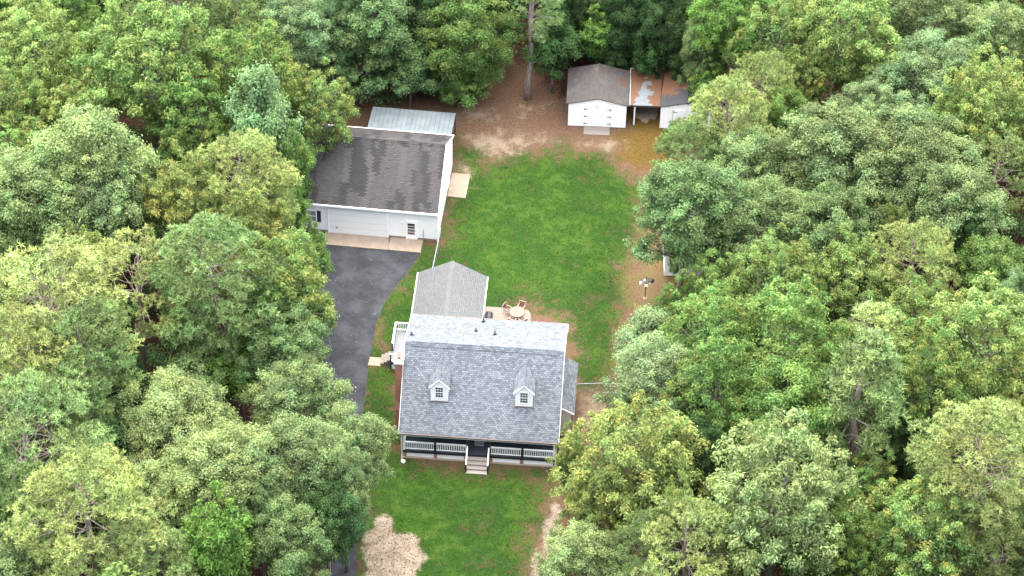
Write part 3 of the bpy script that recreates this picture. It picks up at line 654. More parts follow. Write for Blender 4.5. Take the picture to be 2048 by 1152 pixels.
# ------------------------------------------------------------ patio furniture, grill
tbx, tby, _ = hw(7.87, 16.72)
tb = thing('patio_table', 'round slatted beige table on the small paved patio', 'table', (tbx, tby, .04), HA)
mb = MB().lathe([(.60, .66), (.635, .675), (.635, .70), (.62, .71)], 28); mb.build('table_top', M['teak'], tb)
MB().lathe([(.028, .0), (.035, .005)], 10, (0, 0, .712)).build('umbrella_hole', M['black'], tb)
for k in range(4):
    a = k*math.pi/2+.5; MB().tube([(.30*math.cos(a), .30*math.sin(a), .655), (.36*math.cos(a), .36*math.sin(a), .35), (.46*math.cos(a), .46*math.sin(a), 0)], .018, 6).build('leg', M['frame_beige'], tb)
def chair(loc, ang, label):
    c = thing('patio_chair', label, 'chair', loc, ang, 'chairs around the round patio table')
    MB().slab([(-.22, -.24, .43), (.22, -.24, .43), (.22, .20, .42), (-.22, .20, .42)], .02).build('seat', M['chair_brown'], c)
    b_ = MB(); b_.poly([(-.23, -.24, .45), (.23, -.24, .45), (.23, -.36, .90), (-.23, -.36, .90)]); b_.poly([(-.23, -.265, .45), (-.23, -.385, .90), (.23, -.385, .90), (.23, -.265, .45)]); b_.build('backrest', M['chair_brown'], c)
    MB().tube([(-.24, -.24, .42), (-.25, -.38, .93), (.25, -.38, .93), (.24, -.24, .42)], .018, 6).build('back_frame', M['frame_beige'], c)
    for s in (-1, 1):
        MB().tube([(s*.25, -.30, .65), (s*.27, .0, .66), (s*.26, .20, .62)], .02, 6).build('armrest', M['frame_beige'], c)
        MB().tube([(s*.26, .20, .62), (s*.24, .22, 0)], .017, 6).build('leg', M['frame_beige'], c); MB().tube([(s*.24, -.24, .42), (s*.24, -.34, 0)], .017, 6).build('leg', M['frame_beige'], c)
    return c
for (u, v), lb in (((7.08, 17.15), 'brown patio chair left of the round table, nearest the grill'), ((8.12, 17.42), 'brown patio chair on the lawn side of the round table'), ((7.55, 15.92), 'brown patio chair left of the other, between round table and house'), ((8.40, 15.95), 'brown patio chair at the patio corner side, between table and house')):
    x, y, _ = hw(u, v); a = math.atan2(tby-y, tbx-x)-math.pi/2; chair((x, y, .04), a, lb)
gx, gy, _ = hw(5.62, 15.75)
gr = thing('grill', 'barbecue grill under a black fabric cover beside the rear addition', 'grill', (gx, gy, .04), HA+math.pi/2)
mb = MB(); pr_ = [(-.30, 0), (.30, 0), (.31, .75), (.27, .98), (.12, 1.12), (-.12, 1.12), (-.28, 1.0), (-.31, .75)]
mb.prism(pr_, 'x', -.42, .42); mb.prism([(-.26, 0), (.26, 0), (.27, .78), (-.27, .78)], 'x', -.72, -.421); mb.prism([(-.26, 0), (.26, 0), (.27, .78), (-.27, .78)], 'x', .421, .72)
mb.build('cover', M['cover'], gr, bevel=.05)
MB().tube([(-.28, -.32, .9), (-.28, -.36, .93), (.28, -.36, .93), (.28, -.32, .9)], .015, 6).build('handle', M['black'], gr)

# ------------------------------------------------------------ garage
GX, GY, GA = -16.779, 6.333, -.094
GL, GR_, GD, GE, GRI = -3.6, 10.512, 10.409, 3.3, 3.251
gar = thing('garage', 'long white garage with patchy dark grey shingle roof and wide roller door', 'garage', (GX, GY, 0), GA)
def gw(u, v, z=0): return (GX+u*math.cos(GA)-v*math.sin(GA), GY+u*math.sin(GA)+v*math.cos(GA), z)
gz = GE+GRI; gm = GRI/(GD/2)
mb = MB(); mb.prism([(.30, .22), (GD-.3, .22), (GD-.3, GE+gm*.3-.12), (GD/2, gz-.14), (.30, GE+gm*.3-.12)], 'x', GL+.1, GR_-.06); mb.build('wall', M['siding_v'], gar)
# lapped front skin in two pieces beside the roller door
for a, b_ in ((GL+.1, 1.10), (6.28, GR_-.06)): MB().box(a, b_, .285, .299, .22, GE+.12).build('front_siding', M['siding'], gar)
MB().box(GL+.12, GR_-.08, .31, GD-.31, 0, .22).build('foundation', M['brick_dull'], gar)
mb = MB()
mb.slab([(GL, 0, GE), (GR_, 0, GE), (GR_, GD/2, gz), (GL, GD/2, gz)], .12); mb.slab([(GL, GD/2, gz), (GR_, GD/2, gz), (GR_, GD, GE), (GL, GD, GE)], .12)
gro = mb.build('roof', M['roof_garage'], gar)
mb = MB().prism([(GD/2-.16, gz-.16*gm+.02), (GD/2, gz+.035), (GD/2+.16, gz-.16*gm+.02), (GD/2+.16, gz-.16*gm+.004), (GD/2-.16, gz-.16*gm+.004)], 'x', GL, GR_); mb.build('ridge_cap', M['roof_garage'], gro)
MB().box(GL, GR_, -.10, -.005, GE-.15, GE+.01).build('gutter', M['white'], gar); MB().box(GL, GR_+.03, GD+.005, GD+.09, GE-.14, GE+.0).build('gutter', M['white'], gar)
mb = MB().prism([(0, GE-.16), (GD/2, gz-.17), (GD, GE-.16), (GD, GE+.005), (GD/2, gz+.01), (0, GE+.005)], 'x', GR_+.003, GR_+.035); mb.build('rake_trim', M['white'], gar)
gd_ = MB().box(1.25, 6.16, .20, .284, .05, 2.87).build('garage_door', M['garage_door'], gar)
MB().box(1.84, 1.90, .165, .195, .62, .78).build('handle', M['black'], gd_); MB().box(1.74, 2.0, .175, .198, .60, .625).build('handle', M['black'], gd_)
for i in range(6):
    x = 1.25+4.91*(i+.5)/6; MB().box(x-.30, x+.30, .192, .199, .20, .58) 
for a, b_, z0, z1 in ((1.10, 1.245, .03, 2.98), (6.165, 6.27, .03, 2.98), (1.10, 6.27, 2.985, 3.10)): MB().box(a, b_, .17, .284, z0, z1).build('door_trim', M['white'], gar)
ed = MB().box(7.73, 8.72, .235, .284, .03, 2.06).build('entry_door', M['white'], gar)
MB().box(7.90, 8.50, .215, .233, 1.25, 1.80).build('door_glass', M['glass'], ed); MB().box(7.90, 8.50, .215, .233, .58, 1.16).build('door_glass', plain('door_glass_low', (.13, .11, .10), .3), ed)
MB().box(7.90, 8.50, .205, .214, 1.49, 1.53).build('glazing_bar', M['white'], ed); MB().box(7.90, 8.50, .205, .214, .85, .89).build('glazing_bar', M['white'], ed)
MB().box(8.57, 8.62, .19, .234, 1.0, 1.05).build('handle', M['black'], ed)
window(gar, -.78, .10, 1.12, 2.25, .284, cols=1, rows=2, shut=True, glass='blind')
MB().lathe([(.05, 0), (.09, .04), (.02, .10)], 8, (7.42, .22, 1.83)).build('wall_lamp', M['offwhite'], gar)
MB().tube([(9.22, .22, .0), (9.22, .22, 1.25)], .03, 6).build('conduit', M['steel'], gar); MB().box(9.02, 9.14, .22, .283, .55, .72).build('meter_box', M['offwhite'], gar)
MB().box(GR_-.12, GR_-.03, .18, .28, .02, GE-.16).build('corner_trim', M['white'], gar)
MB().box(GR_-.059, GR_-.03, 7.1, 8.05, .06, 2.1).build('side_door', M['white'], gar)
for a, b_, n1 in ((.95, 6.42, 0), (6.45, 9.2, 1)):
    mb = MB(); mb.slab([gw(a, -1.33, .06), gw(b_, -1.36, .06), gw(b_, .28, .06), gw(a-.12, .28, .06)], .06); mb.build('concrete_apron', M['concrete'], kind='structure')
mb = MB(); mb.slab([gw(10.5, 6.1, .08), gw(12.1, 6.05, .08), gw(12.12, 9.18, .08), gw(10.5, 9.25, .08)], .08); mb.build('concrete_pad', M['concrete'], kind='structure')
# lean-to behind the garage
lt = thing('metal_canopy', 'open lean-to canopy with a ribbed pale blue metal roof behind the garage', 'canopy', gw(2.9, 10.75), GA)
mb = MB(); nseg = 0
LW, LD = 7.35, 3.85
prof = []
for i in range(19):
    x = i*LW/18
    prof += [(x-.025, 0), (x-.012, .045), (x+.012, .045), (x+.025, 0)] if 0 < i < 18 else [(x, 0)]
top = [(x, 0, 3.0+z) for x, z in prof]; bot = [(x-.08, LD, 2.35+z) for x, z in prof]
for i in range(len(prof)-1): mb.poly([top[i], top[i+1], bot[i+1], bot[i]])
for i in range(len(prof)-1): mb.poly([(top[i][0], 0, 2.95), (bot[i][0], LD, 2.30), (bot[i+1][0], LD, 2.30), (top[i+1][0], 0, 2.95)])
mb.build('roof_sheet', M['metal'], lt)
MB().box(0, LW, .02, .10, 2.80, 2.94).build('beam', M['darkwood'], lt); MB().box(-.08, LW-.08, LD-.12, LD-.04, 2.12, 2.29).build('beam', M['darkwood'], lt)
for x, y in ((.05, .06), (LW-.05, .06), (.0, LD-.08), (LW/2, LD-.08), (LW-.13, LD-.08)): MB().box(x-.05, x+.05, y-.04, y+.04, 0, 2.8 if y < 1 else 2.12).build('post', M['darkwood'], lt)

# ------------------------------------------------------------ sheds
SX, SY, SA = 4.428, 21.31, -.031
def sw(u, v, z=0): return (SX+u*math.cos(SA)-v*math.sin(SA), SY+u*math.sin(SA)+v*math.cos(SA), z)
def strap(mb, x, z, s, y):
    mb.prism([(x, z-.04), (x+s*.34, z-.015), (x+s*.34, z+.015), (x, z+.04)], 'y', y-.012, y); mb.box(min(x, x-s*.05), max(x, x-s*.05), y-.012, y, z-.11, z+.11)
def gable_shed(name, label, loc, rz, W_, D_, ze, rise, mroof, doors, ov=.2, mwall='siding_v'):
    s = thing(name, label, 'shed', loc, rz); c = W_/2
    MB().prism([(ov, .06), (W_-ov, .06), (W_-ov, ze-.03), (c, ze+rise-.11), (ov, ze-.03)], 'y', .09, D_-.1).build('wall', M[mwall], s)
    mb = MB(); mb.slab([(0, 0, ze), (c, 0, ze+rise), (c, D_, ze+rise), (0, D_, ze)], .07); mb.slab([(c, 0, ze+rise), (W_, 0, ze), (W_, D_, ze), (c, D_, ze+rise)], .07)
    r = mb.build('roof', mroof, s)
    mb = MB(); k = rise/c; mb.prism([(c-.14, ze+rise-.14*k+.012), (c, ze+rise+.02), (c+.14, ze+rise-.14*k+.012), (c+.14, ze+rise-.14*k+.003), (c-.14, ze+rise-.14*k+.003)], 'y', 0, D_); mb.build('ridge_cap', mroof, r)
    for (x0, x1, z1, hs) in doors:
        d = MB().box(x0, x1, .055, .088, .12, z1).build('door', M['siding_v'], s)
        if hs:
            h_ = MB(); xh, sg = (x0+.03, 1) if hs > 0 else (x1-.03, -1)
            for z in (.42, 1.22, 2.02): strap(h_, xh, z, sg, .054)
            h_.build('hinges', M['black'], d)
    return s
s1 = gable_shed('shed', 'white garden shed with double doors and a weathered grey gable roof', (SX, SY, 0), SA, 5.525, 5.03, 2.6, .699, M['roof_old'], ((1.62, 2.765, 2.36, 1), (2.785, 3.93, 2.34, -1)))
MB().box(2.66, 2.78, .03, .054, 2.28, 2.42).build('latch', M['steel'], s1); MB().box(2.72, 2.80, .03, .054, 1.22, 1.26).build('latch', M['steel'], s1)
rp = MB(); rp.slab([(1.62, -1.02, .04), (3.93, -1.02, .04), (3.93, .05, .16), (1.62, .05, .16)], .04); rp.build('ramp', M['wood'], s1)
mb = MB()
for (cx, cy, rr_) in ((4.95, 3.35, .42), (5.15, 2.95, .30)):
    pts = []
    for k in range(14):
        a = 6.283*k/14; r_ = rr_*random.Random(k+int(cx*10)).uniform(.7, 1.1); x = min(cx+r_*math.cos(a)*.8, 5.50); y = cy+r_*math.sin(a)*1.2
        pts.append((x, y, 2.6+(5.525-x)*(.699/2.7625)+.012+cx*.001))
    mb.poly(pts)
mb.build('needle_patch', M['needles'], s1)
S2A = SA-.085; s2x, s2y, _ = sw(8.22, .22)
s2 = gable_shed('shed', 'white shed with a black felt roof half hidden by pines, right of the carport', (s2x, s2y, 0), S2A, 4.7, 5.1, 2.5, .70, M['black_needle'], ((1.22, 2.25, 2.28, 0),), ov=.12)
h_ = MB()
for z in (.42, 2.02): strap(h_, 1.25, z, 1, .054)
h_.build('hinges', M['black'], s2); MB().box(1.20, 1.222, .05, .087, .1, 2.3).build('door_gap', M['navy'], s2)
rp = MB(); rp.slab([(1.15, -.75, .04), (2.7, -.75, .04), (2.7, .05, .16), (1.15, .05, .16)], .04); rp.build('ramp', M['wood'], s2)
cx_, cy_, _ = sw(5.60, .55)
cp = thing('carport', 'small metal carport covered in fallen pine needles between two sheds', 'carport', (cx_, cy_, 0), SA)
mb = MB(); n1 = 16
for i in range(n1):
    y0 = i*5.2/n1; y1 = (i+1)*5.2/n1; z0 = 2.30+.012*(i % 2); xr0 = 2.66+.05*i/n1*6*.9; xr1 = 2.66+.05*(i+1)/n1*6*.9
    mb.poly([(0, y0, z0), (xr0, y0, z0), (xr1, y1, z0+.015), (0, y1, z0+.015)])
mb.poly([(0, 5.2, 2.25), (2.93, 5.2, 2.25), (2.66, 0, 2.25), (0, 0, 2.25)])
mb.build('roof_sheet', M['needle_metal'], cp)
MB().box(-.02, .05, 0, 5.2, 2.2, 2.36).build('side_beam', M['offwhite'], cp); MB().box(.06, 2.64, .02, .10, 2.10, 2.24).build('front_beam', M['darkwood'], cp); MB().box(0, 2.9, 5.205, 5.27, 2.2, 2.37).build('back_beam', M['offwhite'], cp)
MB().box(.40, .52, .06, .18, 0, 2.1).build('post', M['white'], cp)
MB().tube([(.46, .12, 1.75), (.80, .08, 2.12)], .03, 5).build('brace', M['black'], cp); MB().tube([(2.62, .12, 1.75), (2.35, .08, 2.12)], .03, 5).build('brace', M['black'], cp)
MB().box(.05, .15, 4.9, 5.0, 0, 2.2).build('post', M['darkwood'], cp)
px_, py_, _ = sw(6.95, 3.4)
mb = MB(); pts = []
for k in range(22):
    a = 6.283*k/22; r_ = random.Random(k+3).uniform(.85, 1.12); pts.append((px_+1.25*r_*math.cos(a), py_+2.3*r_*math.sin(a), .012))
mb.poly(pts); mb.build('concrete_floor', plain('stained_concrete', (.26, .20, .15), .8, var=.2, scale=1.2, grime=(.07, .05, .04)), kind='structure')
s3 = gable_shed('shed', 'white shed nearly buried under the big oak at the right edge of the lawn', (12.5, 1.85, 0), 0.0, 3.45, 6.3, 2.45, .75, M['roof_old'], (), ov=.14)

# ------------------------------------------------------------ fences
def fence(name, label, pts, hgt, group=None, mesh=True):
    root = thing(name, label, 'fence', (pts[0][0], pts[0][1], 0), 0, group); o = np.array(pts[0])
    P_ = [np.array(p)-o for p in pts]
    for i, p in enumerate(P_):
        MB().tube([(p[0], p[1], 0), (p[0], p[1], hgt+.05)], .035, 8).build('post', M['steel'], root)
    for a, b_ in zip(P_[:-1], P_[1:]):
        MB().tube([(a[0], a[1], hgt), (b_[0], b_[1], hgt)], .028, 6).build('top_rail', M['steel'], root)
        if mesh: MB().poly([(a[0], a[1], .03), (b_[0], b_[1], .03), (b_[0], b_[1], hgt), (a[0], a[1], hgt)]).build('mesh', M['chainlink'], root)
    return root
f0 = hw(13.0, 8.4); fence('chain_link_fence', 'chain link fence running from the house side bay to the gate', [f0[:2], (7.33, -11.98)], 1.15)
gt = thing('gate', 'galvanised tube gate at the bare patch right of the house', 'gate', (7.45, -12.0, 0), -.04)
MB().tube([(0, 0, .12), (0, 0, 1.15), (3.0, 0, 1.15), (3.0, 0, .12), (0, 0, .12)], .03, 6).build('gate_frame', M['steel'], gt)
MB().tube([(0, 0, .88), (3.0, 0, .88)], .025, 6).build('rail', M['steel'], gt); MB().poly([(0, .03, .12), (3.0, .03, .12), (3.0, .03, .88), (0, .03, .88)]).build('mesh', M['chainlink'], gt)
fence('chain_link_fence', 'chain link fence running between the garage corner and the rear addition', [(-6.12, 6.0), (-6.30, 4.0), (-6.52, 1.9), (-6.8, -.8)], 1.2)
MB_ = MB().tube([(-6.12, 6.02, 1.22), (-6.02, 8.3, 1.22)], .03, 6)
# ------------------------------------------------------------ feeder pole
fx, fy = at(1290, 596)[:2]
fp = thing('garden_pole', 'black garden pole with hooked arms on the ochre ground right of the lawn', 'pole', (fx, fy, 0))
MB().tube([(0, 0, 0), (0, 0, 2.35)], [.035, .03], 8).build('pole', M['black'], fp)
MB().tube([(-.40, 0, 2.10), (-.35, 0, 2.16), (0, 0, 2.20), (.38, 0, 2.16)], .018, 6).build('arm', M['black'], fp)
MB().lathe([(.01, .85), (.09, 1.35), (.02, 1.36)], 12).build('baffle', M['black'], fp)
MB().lathe([(.18, 0), (.15, .04)], 12).build('base', M['concrete'], fp)
def hang(name, label, cat, dx, dz, parts):
    o_ = thing(name, label, cat, (fx+dx, fy-.03, dz))
    for nm, prof, mt in parts: MB().lathe(prof, 14).build(nm, M[mt], o_, smooth=False)
hang('bird_feeder', 'small white feeder hanging left of the black garden pole', 'feeder', -.43, 1.55, (('tube', [(.02, .35), (.02, .58)], 'black'), ('body', [(.09, 0), (.13, .06), (.13, .24), (.05, .34)], 'white')))
hang('glass_globe', 'pale blue globe hanging against the black garden pole', 'globe', -.10, 1.85, (('globe', [(.03, 0), (.11, .05), (.15, .15), (.11, .25), (.03, .3)], 'blue_glass'),))
hang('dish_feeder', 'black domed feeder with white seed tray right of the garden pole', 'feeder', .40, 1.70, (('dome', [(.27, .28), (.24, .34), (.12, .42), (.02, .44)], 'black'), ('tray', [(.05, 0), (.13, .02), (.13, .12), (.03, .25)], 'white')))
o = MB().lathe([(.05, 0), (.13, .05), (.14, .16), (.04, .24)], 14).build('seed_pot', M['white'], smooth=True); o.location = (fx+.05, fy-.14, 1.40); tag(o, 'white round pot fixed low on the black garden pole', 'pot')

# ------------------------------------------------------------ parked car under the trees beside the garage
cxw, cyw, _ = gw(-2.6, -1.9)
car = thing('parked_car', 'white car almost hidden under foliage beside the garage', 'car', (cxw, cyw, 0), GA+.35)
prof = [(-2.2, .32), (2.15, .32), (2.25, .62), (2.1, .82), (1.1, .95), (.45, 1.42), (-1.1, 1.46), (-1.85, 1.0), (-2.25, .92)]
MB().prism(prof, 'y', -.86, .86).build('body', M['white'], car, bevel=.08)
for s in (-1, 1): MB().prism([(.95, .98), (.42, 1.34), (-1.05, 1.37), (-1.65, 1.0)], 'y', s*.865-.006, s*.865+.006).build('side_window', M['glass'], car)
MB().poly([(1.13, -.72, .97), (1.13, .72, .97), (.50, .62, 1.41), (.50, -.62, 1.41)]).build('windscreen', M['glass'], car)
for x in (-1.35, 1.38):
    for s in (-1, 1):
        wv = MB(); wv.tube([(x, s*.70, .33), (x, s*.90, .33)], .33, 18); wh = wv.build('wheel', M['rubber'], car)
        MB().tube([(x, s*.88, .33), (x, s*.915, .33)], .19, 12).build('rim', M['steel'], wh)

# ------------------------------------------------------------ trees
def quads_mesh(name, V, tone=None, warm=None, mat=None, k=4):
    """V: (n,k,3)"""
    n = len(V); me = bpy.data.meshes.new(name); me.vertices.add(n*k); me.vertices.foreach_set('co', V.reshape(-1).astype(np.float32))
    me.loops.add(n*k); me.loops.foreach_set('vertex_index', np.arange(n*k, dtype=np.int32)); me.polygons.add(n)
    me.polygons.foreach_set('loop_start', np.arange(0, n*k, k, dtype=np.int32)); me.update(calc_edges=True)
    for nm, vals in (('tone', tone), ('warm', warm)):
        if vals is not None:
            a = me.attributes.new(nm, 'FLOAT', 'FACE'); a.data.foreach_set('value', np.clip(vals, 0, 1).astype(np.float32))
    if mat: me.materials.append(mat)
    return me
def unit(a): return a/np.maximum(np.linalg.norm(a, axis=-1, keepdims=True), 1e-9)
def leaves(rg, c, n, outward, L_, W_, droop=.5, up=.6):
    """n leaf sprays at points c facing 'outward'"""
    nr = unit(outward + np.array([0, 0, up]) + rg.normal(0, .55, (n, 3)))
    t_ = rg.normal(0, 1, (n, 3)) + outward*.7 - np.array([0, 0, droop]); t_ = unit(t_ - nr*np.sum(t_*nr, 1, keepdims=True)); s = np.cross(nr, t_)
    l_ = (L_*rg.uniform(.6, 1.3, n))[:, None]; w_ = (W_*rg.uniform(.7, 1.3, n))[:, None]
    return np.stack([c-t_*l_*.5, c+s*w_*.5+nr*w_*.18, c+t_*l_*.5-nr*w_*.25, c-s*w_*.5+nr*w_*.18], 1)
def lobes(rg, n, Rr, hz, zc, lo=-.45, flat=1.0):
    """centres spread over an uneven ellipsoid from its top down to sin(lat)=lo"""
    out = []; off = rg.uniform(0, 6.28)
    for i in range(n):
        s = 1-(1-lo)*(i+.5)/n; a = off+i*2.39996+rg.normal(0, .18); c_ = math.sqrt(max(0, 1-s*s)); k = rg.uniform(.55, 1.12)
        out.append((Rr*k*c_*math.cos(a), Rr*k*c_*math.sin(a), zc+hz*rg.uniform(.78, 1.05)*s*flat))
    return np.array(out)
def limb_paths(rg, mb, tips, base, top, r0):
    """trunk plus a curved limb to every lobe"""
    H_ = top[2]; tp = [np.array([0, 0, 0.]), np.array([rg.normal(0, .12), rg.normal(0, .12), H_*.33]), np.array([rg.normal(0, .25), rg.normal(0, .25), H_*.66]), top]
    mb.tube(tp, [r0*1.25, r0*.85, r0*.55, r0*.15], 8)
    for q in tips:
        f = min(.92, max(.30, (q[2]-1.2-np.hypot(q[0], q[1])*.55)/H_)); i = min(2, int(f*3)); u = f*3-i; s = tp[i]*(1-u)+tp[i+1]*u
        r = r0*(.42*(1-f)+.12); m = (s+q)/2+np.array([rg.normal(0, .25), rg.normal(0, .25), -abs(rg.normal(.1, .3))+.2])
        e = q*.9+s*.1; mb.tube([s, s*.6+m*.4+np.array([0, 0, .08]), m, m*.4+e*.6+rg.normal(0, .12, 3), e], [r, r*.8, r*.62, r*.42, r*.15], 5, cap=False)
        for _ in range(3):
            e2 = e+rg.normal(0, .8, 3)+np.array([0, 0, .3]); st = m*rg.uniform(.2, .7); st = st+e*(1-(st[0]/m[0] if abs(m[0]) > 1e-6 else .5)); mb.tube([st, (st+e2)/2+rg.normal(0, .15, 3), e2], [r*.32, r*.22, r*.06], 4, cap=False)
def proto_broad(seed, style, Rr=4.5, hz=4.5, zc=11.0, nl=34, nsub=9, nlf=105, lo=-.75, tr=.26):
    rg = np.random.default_rng(seed); C = lobes(rg, nl, Rr-1.0, hz-.8, zc, lo)
    Vs = []; T_ = []; Wm = []
    for c in C:
        rl = rg.uniform(.80, 1.95); o_c = unit(c-np.array([0, 0, zc-1.0])); lt = rg.uniform(.25, .75); lw = rg.uniform(0, .5)
        for j in range(nsub):
            d = unit(rg.normal(0, 1, 3)+o_c*.9+np.array([0, 0, .45]))
            if style == 'plume':
                u = rg.uniform(0, 1)**.8; rad = rl*(1.0-u)*.95; a = rg.uniform(0, 6.28); sc = c+np.array([rad*math.cos(a), rad*math.sin(a), (u-.35)*rl*1.9])+o_c*u*.3; rs = .28+.42*(1-u)
                d = unit(sc-c+o_c*.5)
            else:
                sc = c+d*rl*rg.uniform(.45, .95); rs = rg.uniform(.34, .86)
            n = int(nlf*1.25*(rs/.6)**1.7); dd = unit(rg.normal(0, 1, (n, 3))+d*.8+np.array([0, 0, .35])); p = sc+dd*(rs*rg.uniform(.15, 1.0, n)**.7*rg.choice([1, 1, 1.12, 1.4], n))[:, None]*np.array([1, 1, .72])
            if style == 'plume': V_ = leaves(rg, p, n, dd, .26, .095, droop=1.3, up=.35)
            else: V_ = leaves(rg, p, n, dd, .20, .105, droop=.3, up=.7)
            Vs.append(V_); t_ = lt+rg.uniform(-.22, .22); T_.append(np.clip(t_+rg.normal(0, .26, n), 0, 1)); w0 = np.clip(lw+rg.uniform(-.4, .6), 0, 1)*(rg.uniform() < .6); Wm.append(np.clip(w0*rg.uniform(0, 1.5, n), 0, 1))
    # sparse inner foliage
    n = 2600; dd = unit(rg.normal(0, 1, (n, 3))); p = dd*(np.array([Rr, Rr, hz])*.72)*rg.uniform(.4, 1, n)[:, None]**.4+np.array([0, 0, zc]); Vs.append(leaves(rg, p, n, dd, .28, .14)); T_.append(rg.uniform(.1, .6, n)); Wm.append(np.zeros(n))
    crown = quads_mesh('crown', np.concatenate(Vs), np.concatenate(T_), np.concatenate(Wm), M['leaf'])
    mb = MB(); limb_paths(rg, mb, C, None, np.array([rg.normal(0, .3), rg.normal(0, .3), zc+hz*.55]), tr)
    return crown, mb_mesh(mb, 'trunk', M['bark'])
def mb_mesh(mb, name, mat):
    me = bpy.data.meshes.new(name); me.from_pydata([tuple(map(float, v)) for v in mb.v], [], mb.f); me.materials.append(mat); me.polygons.foreach_set('use_smooth', [True]*len(me.polygons)); me.update(); return me
def proto_pine(seed, Rr=4.0, hz=4.6, zc=12.0, npad=85, ntuft=30, nn=18, lo=-.7, padr=.85, shell=.62, conical=False):
    rg = np.random.default_rng(seed); pads = []
    for i in range(npad):
        s = 1-(1-lo)*(i+.5)/npad; a = i*2.39996+rg.normal(0, .3); c_ = math.sqrt(max(0, 1-s*s)); k = rg.uniform(shell, 1.05)
        if conical: c_ = (1-s)/2*.9+.1
        pads.append((Rr*k*c_*math.cos(a), Rr*k*c_*math.sin(a), zc+hz*s*rg.uniform(.9, 1.05)))
    pads = np.array(pads); Vs = []; T_ = []; Wm = []
    for c in pads:
        pr_ = padr*rg.uniform(.7, 1.25); pt = rg.uniform(.25, .8); n = int(ntuft*(pr_/padr)**2)
        tc = rg.normal(0, 1, (n, 3)); tc = unit(tc)*(rg.uniform(.2, 1, n)**.5)[:, None]*np.array([pr_, pr_, pr_*.55])+c; w_ = float(rg.uniform() < .22)*rg.uniform(.3, 1)
        for q in tc:
            d = unit(rg.normal(0, 1, (nn, 3))+np.array([0, 0, .75])+unit(q-np.array([0, 0, q[2]-2]))*.3); s = unit(np.cross(d, rg.normal(0, 1, (nn, 3)))); l_ = rg.uniform(.20, .36, nn)[:, None]
            Vs.append(np.stack([q+s*.038, q-s*.038, q+d*l_], 1)); T_.append(np.clip(pt+rg.normal(0, .12)+rg.normal(0, .16, nn), 0, 1)); Wm.append(np.full(nn, w_)*rg.uniform(0, 1, nn))
    crown = quads_mesh('crown', np.concatenate(Vs), np.concatenate(T_), np.concatenate(Wm), M['leaf_pine'], 3)
    mb = MB(); H_ = zc+hz*.9; tp = [np.array([0, 0, 0.]), np.array([rg.normal(0, .15), rg.normal(0, .15), H_*.35]), np.array([rg.normal(0, .3), rg.normal(0, .3), H_*.7]), np.array([rg.normal(0, .3), rg.normal(0, .3), H_])]
    mb.tube(tp, [.30, .24, .17, .04], 8)
    for q in pads[::1]:
        if rg.uniform() < .45: continue
        f = min(.97, max(.25, (q[2]-.25*np.hypot(q[0], q[1]))/H_)); i = min(2, int(f*3)); u = f*3-i; s = tp[i]*(1-u)+tp[i+1]*u; m = (s+q)/2+rg.normal(0, .25, 3)+np.array([0, 0, .15]); r = .055*(1.2-f)+.012
        mb.tube([s, s*.55+m*.45+rg.normal(0, .1, 3), m, m*.4+q*.6+rg.normal(0, .12, 3), q], [r, r*.85, r*.7, r*.5, r*.25], 5, cap=False)
        for _ in range(2): e = m+rg.normal(0, .6, 3); mb.tube([m, (m+e)/2+rg.normal(0, .1, 3), e], [r*.4, r*.3, r*.1], 4, cap=False)
    for _ in range(10):     # dead bare limbs below the crown
        z = rg.uniform(.42, .66)*zc; a = rg.uniform(0, 6.28); l_ = rg.uniform(.8, 2.4); s = np.array([0, 0, z]); e = s+np.array([math.cos(a)*l_, math.sin(a)*l_, rg.uniform(-.3, .8)]); m = (s+e)/2+rg.normal(0, .2, 3); mb.tube([s, m, e], [.05, .035, .012], 4, cap=False)
    return crown, mb_mesh(mb, 'trunk', M['bark_pine'])
# name -> (crown, trunk, radius, crown centre height)
PROTO = {}
for i in (0, 1, 2, 4): PROTO['o%d' % i] = (*proto_broad(10+i, 'round'), 4.5, 11.0)
PROTO['o3'] = (*proto_broad(19, 'round', Rr=6.2, hz=4.8, zc=11.5, nl=60, nsub=10, lo=-.5), 6.2, 11.5)
for i in range(4): PROTO['m%d' % i] = (*proto_broad(30+i, 'plume', hz=4.8+i*.4, zc=11.0, nl=38), 4.5, 11.0)
PROTO['e0'] = (*proto_broad(60, 'round', Rr=4.3, hz=6.4, zc=7.2, nl=50, lo=-.95), 4.3, 7.2)
PROTO['e1'] = (*proto_broad(61, 'round', Rr=4.3, hz=6.0, zc=6.8, nl=46, lo=-.95), 4.3, 6.8)
PROTO['s0'] = (*proto_broad(50, 'round', Rr=2.4, hz=3.0, zc=5.0, nl=14, nsub=8, nlf=90, lo=-.8, tr=.11), 2.4, 5.0)
PROTO['s1'] = (*proto_broad(51, 'plume', Rr=2.4, hz=3.4, zc=5.4, nl=14, nsub=8, nlf=90, lo=-.8, tr=.11), 2.4, 5.4)
PROTO['p0'] = (*proto_pine(70), 4.0, 12.0)
PROTO['p1'] = (*proto_pine(71, Rr=3.8, hz=4.0, npad=52, ntuft=26, shell=.8, padr=.8), 3.8, 12.0)
PROTO['p2'] = (*proto_pine(72, npad=105, ntuft=30, hz=5.2), 4.0, 12.0)
PROTO['p3'] = (*proto_pine(73, Rr=1.9, hz=5.0, zc=9.0, npad=48, ntuft=28, lo=-.95, padr=.7, conical=False), 1.9, 9.0)
C_ = dict(pale=(.235, .330, .130), blue=(.115, .200, .075), grey=(.150, .225, .095), green=(.105, .220, .042), bright=(.110, .260, .032), yellow=(.230, .345, .095), ygreen=(.150, .265, .065),
          orange=(.165, .235, .058), dark=(.050, .125, .038), ddark=(.038, .09, .032), pine=(.360, .430, .150), pineg=(.235, .340, .125), pinedk=(.170, .240, .075), pblue=(.180, .290, .140))
_mean = (.165, .280, .110)
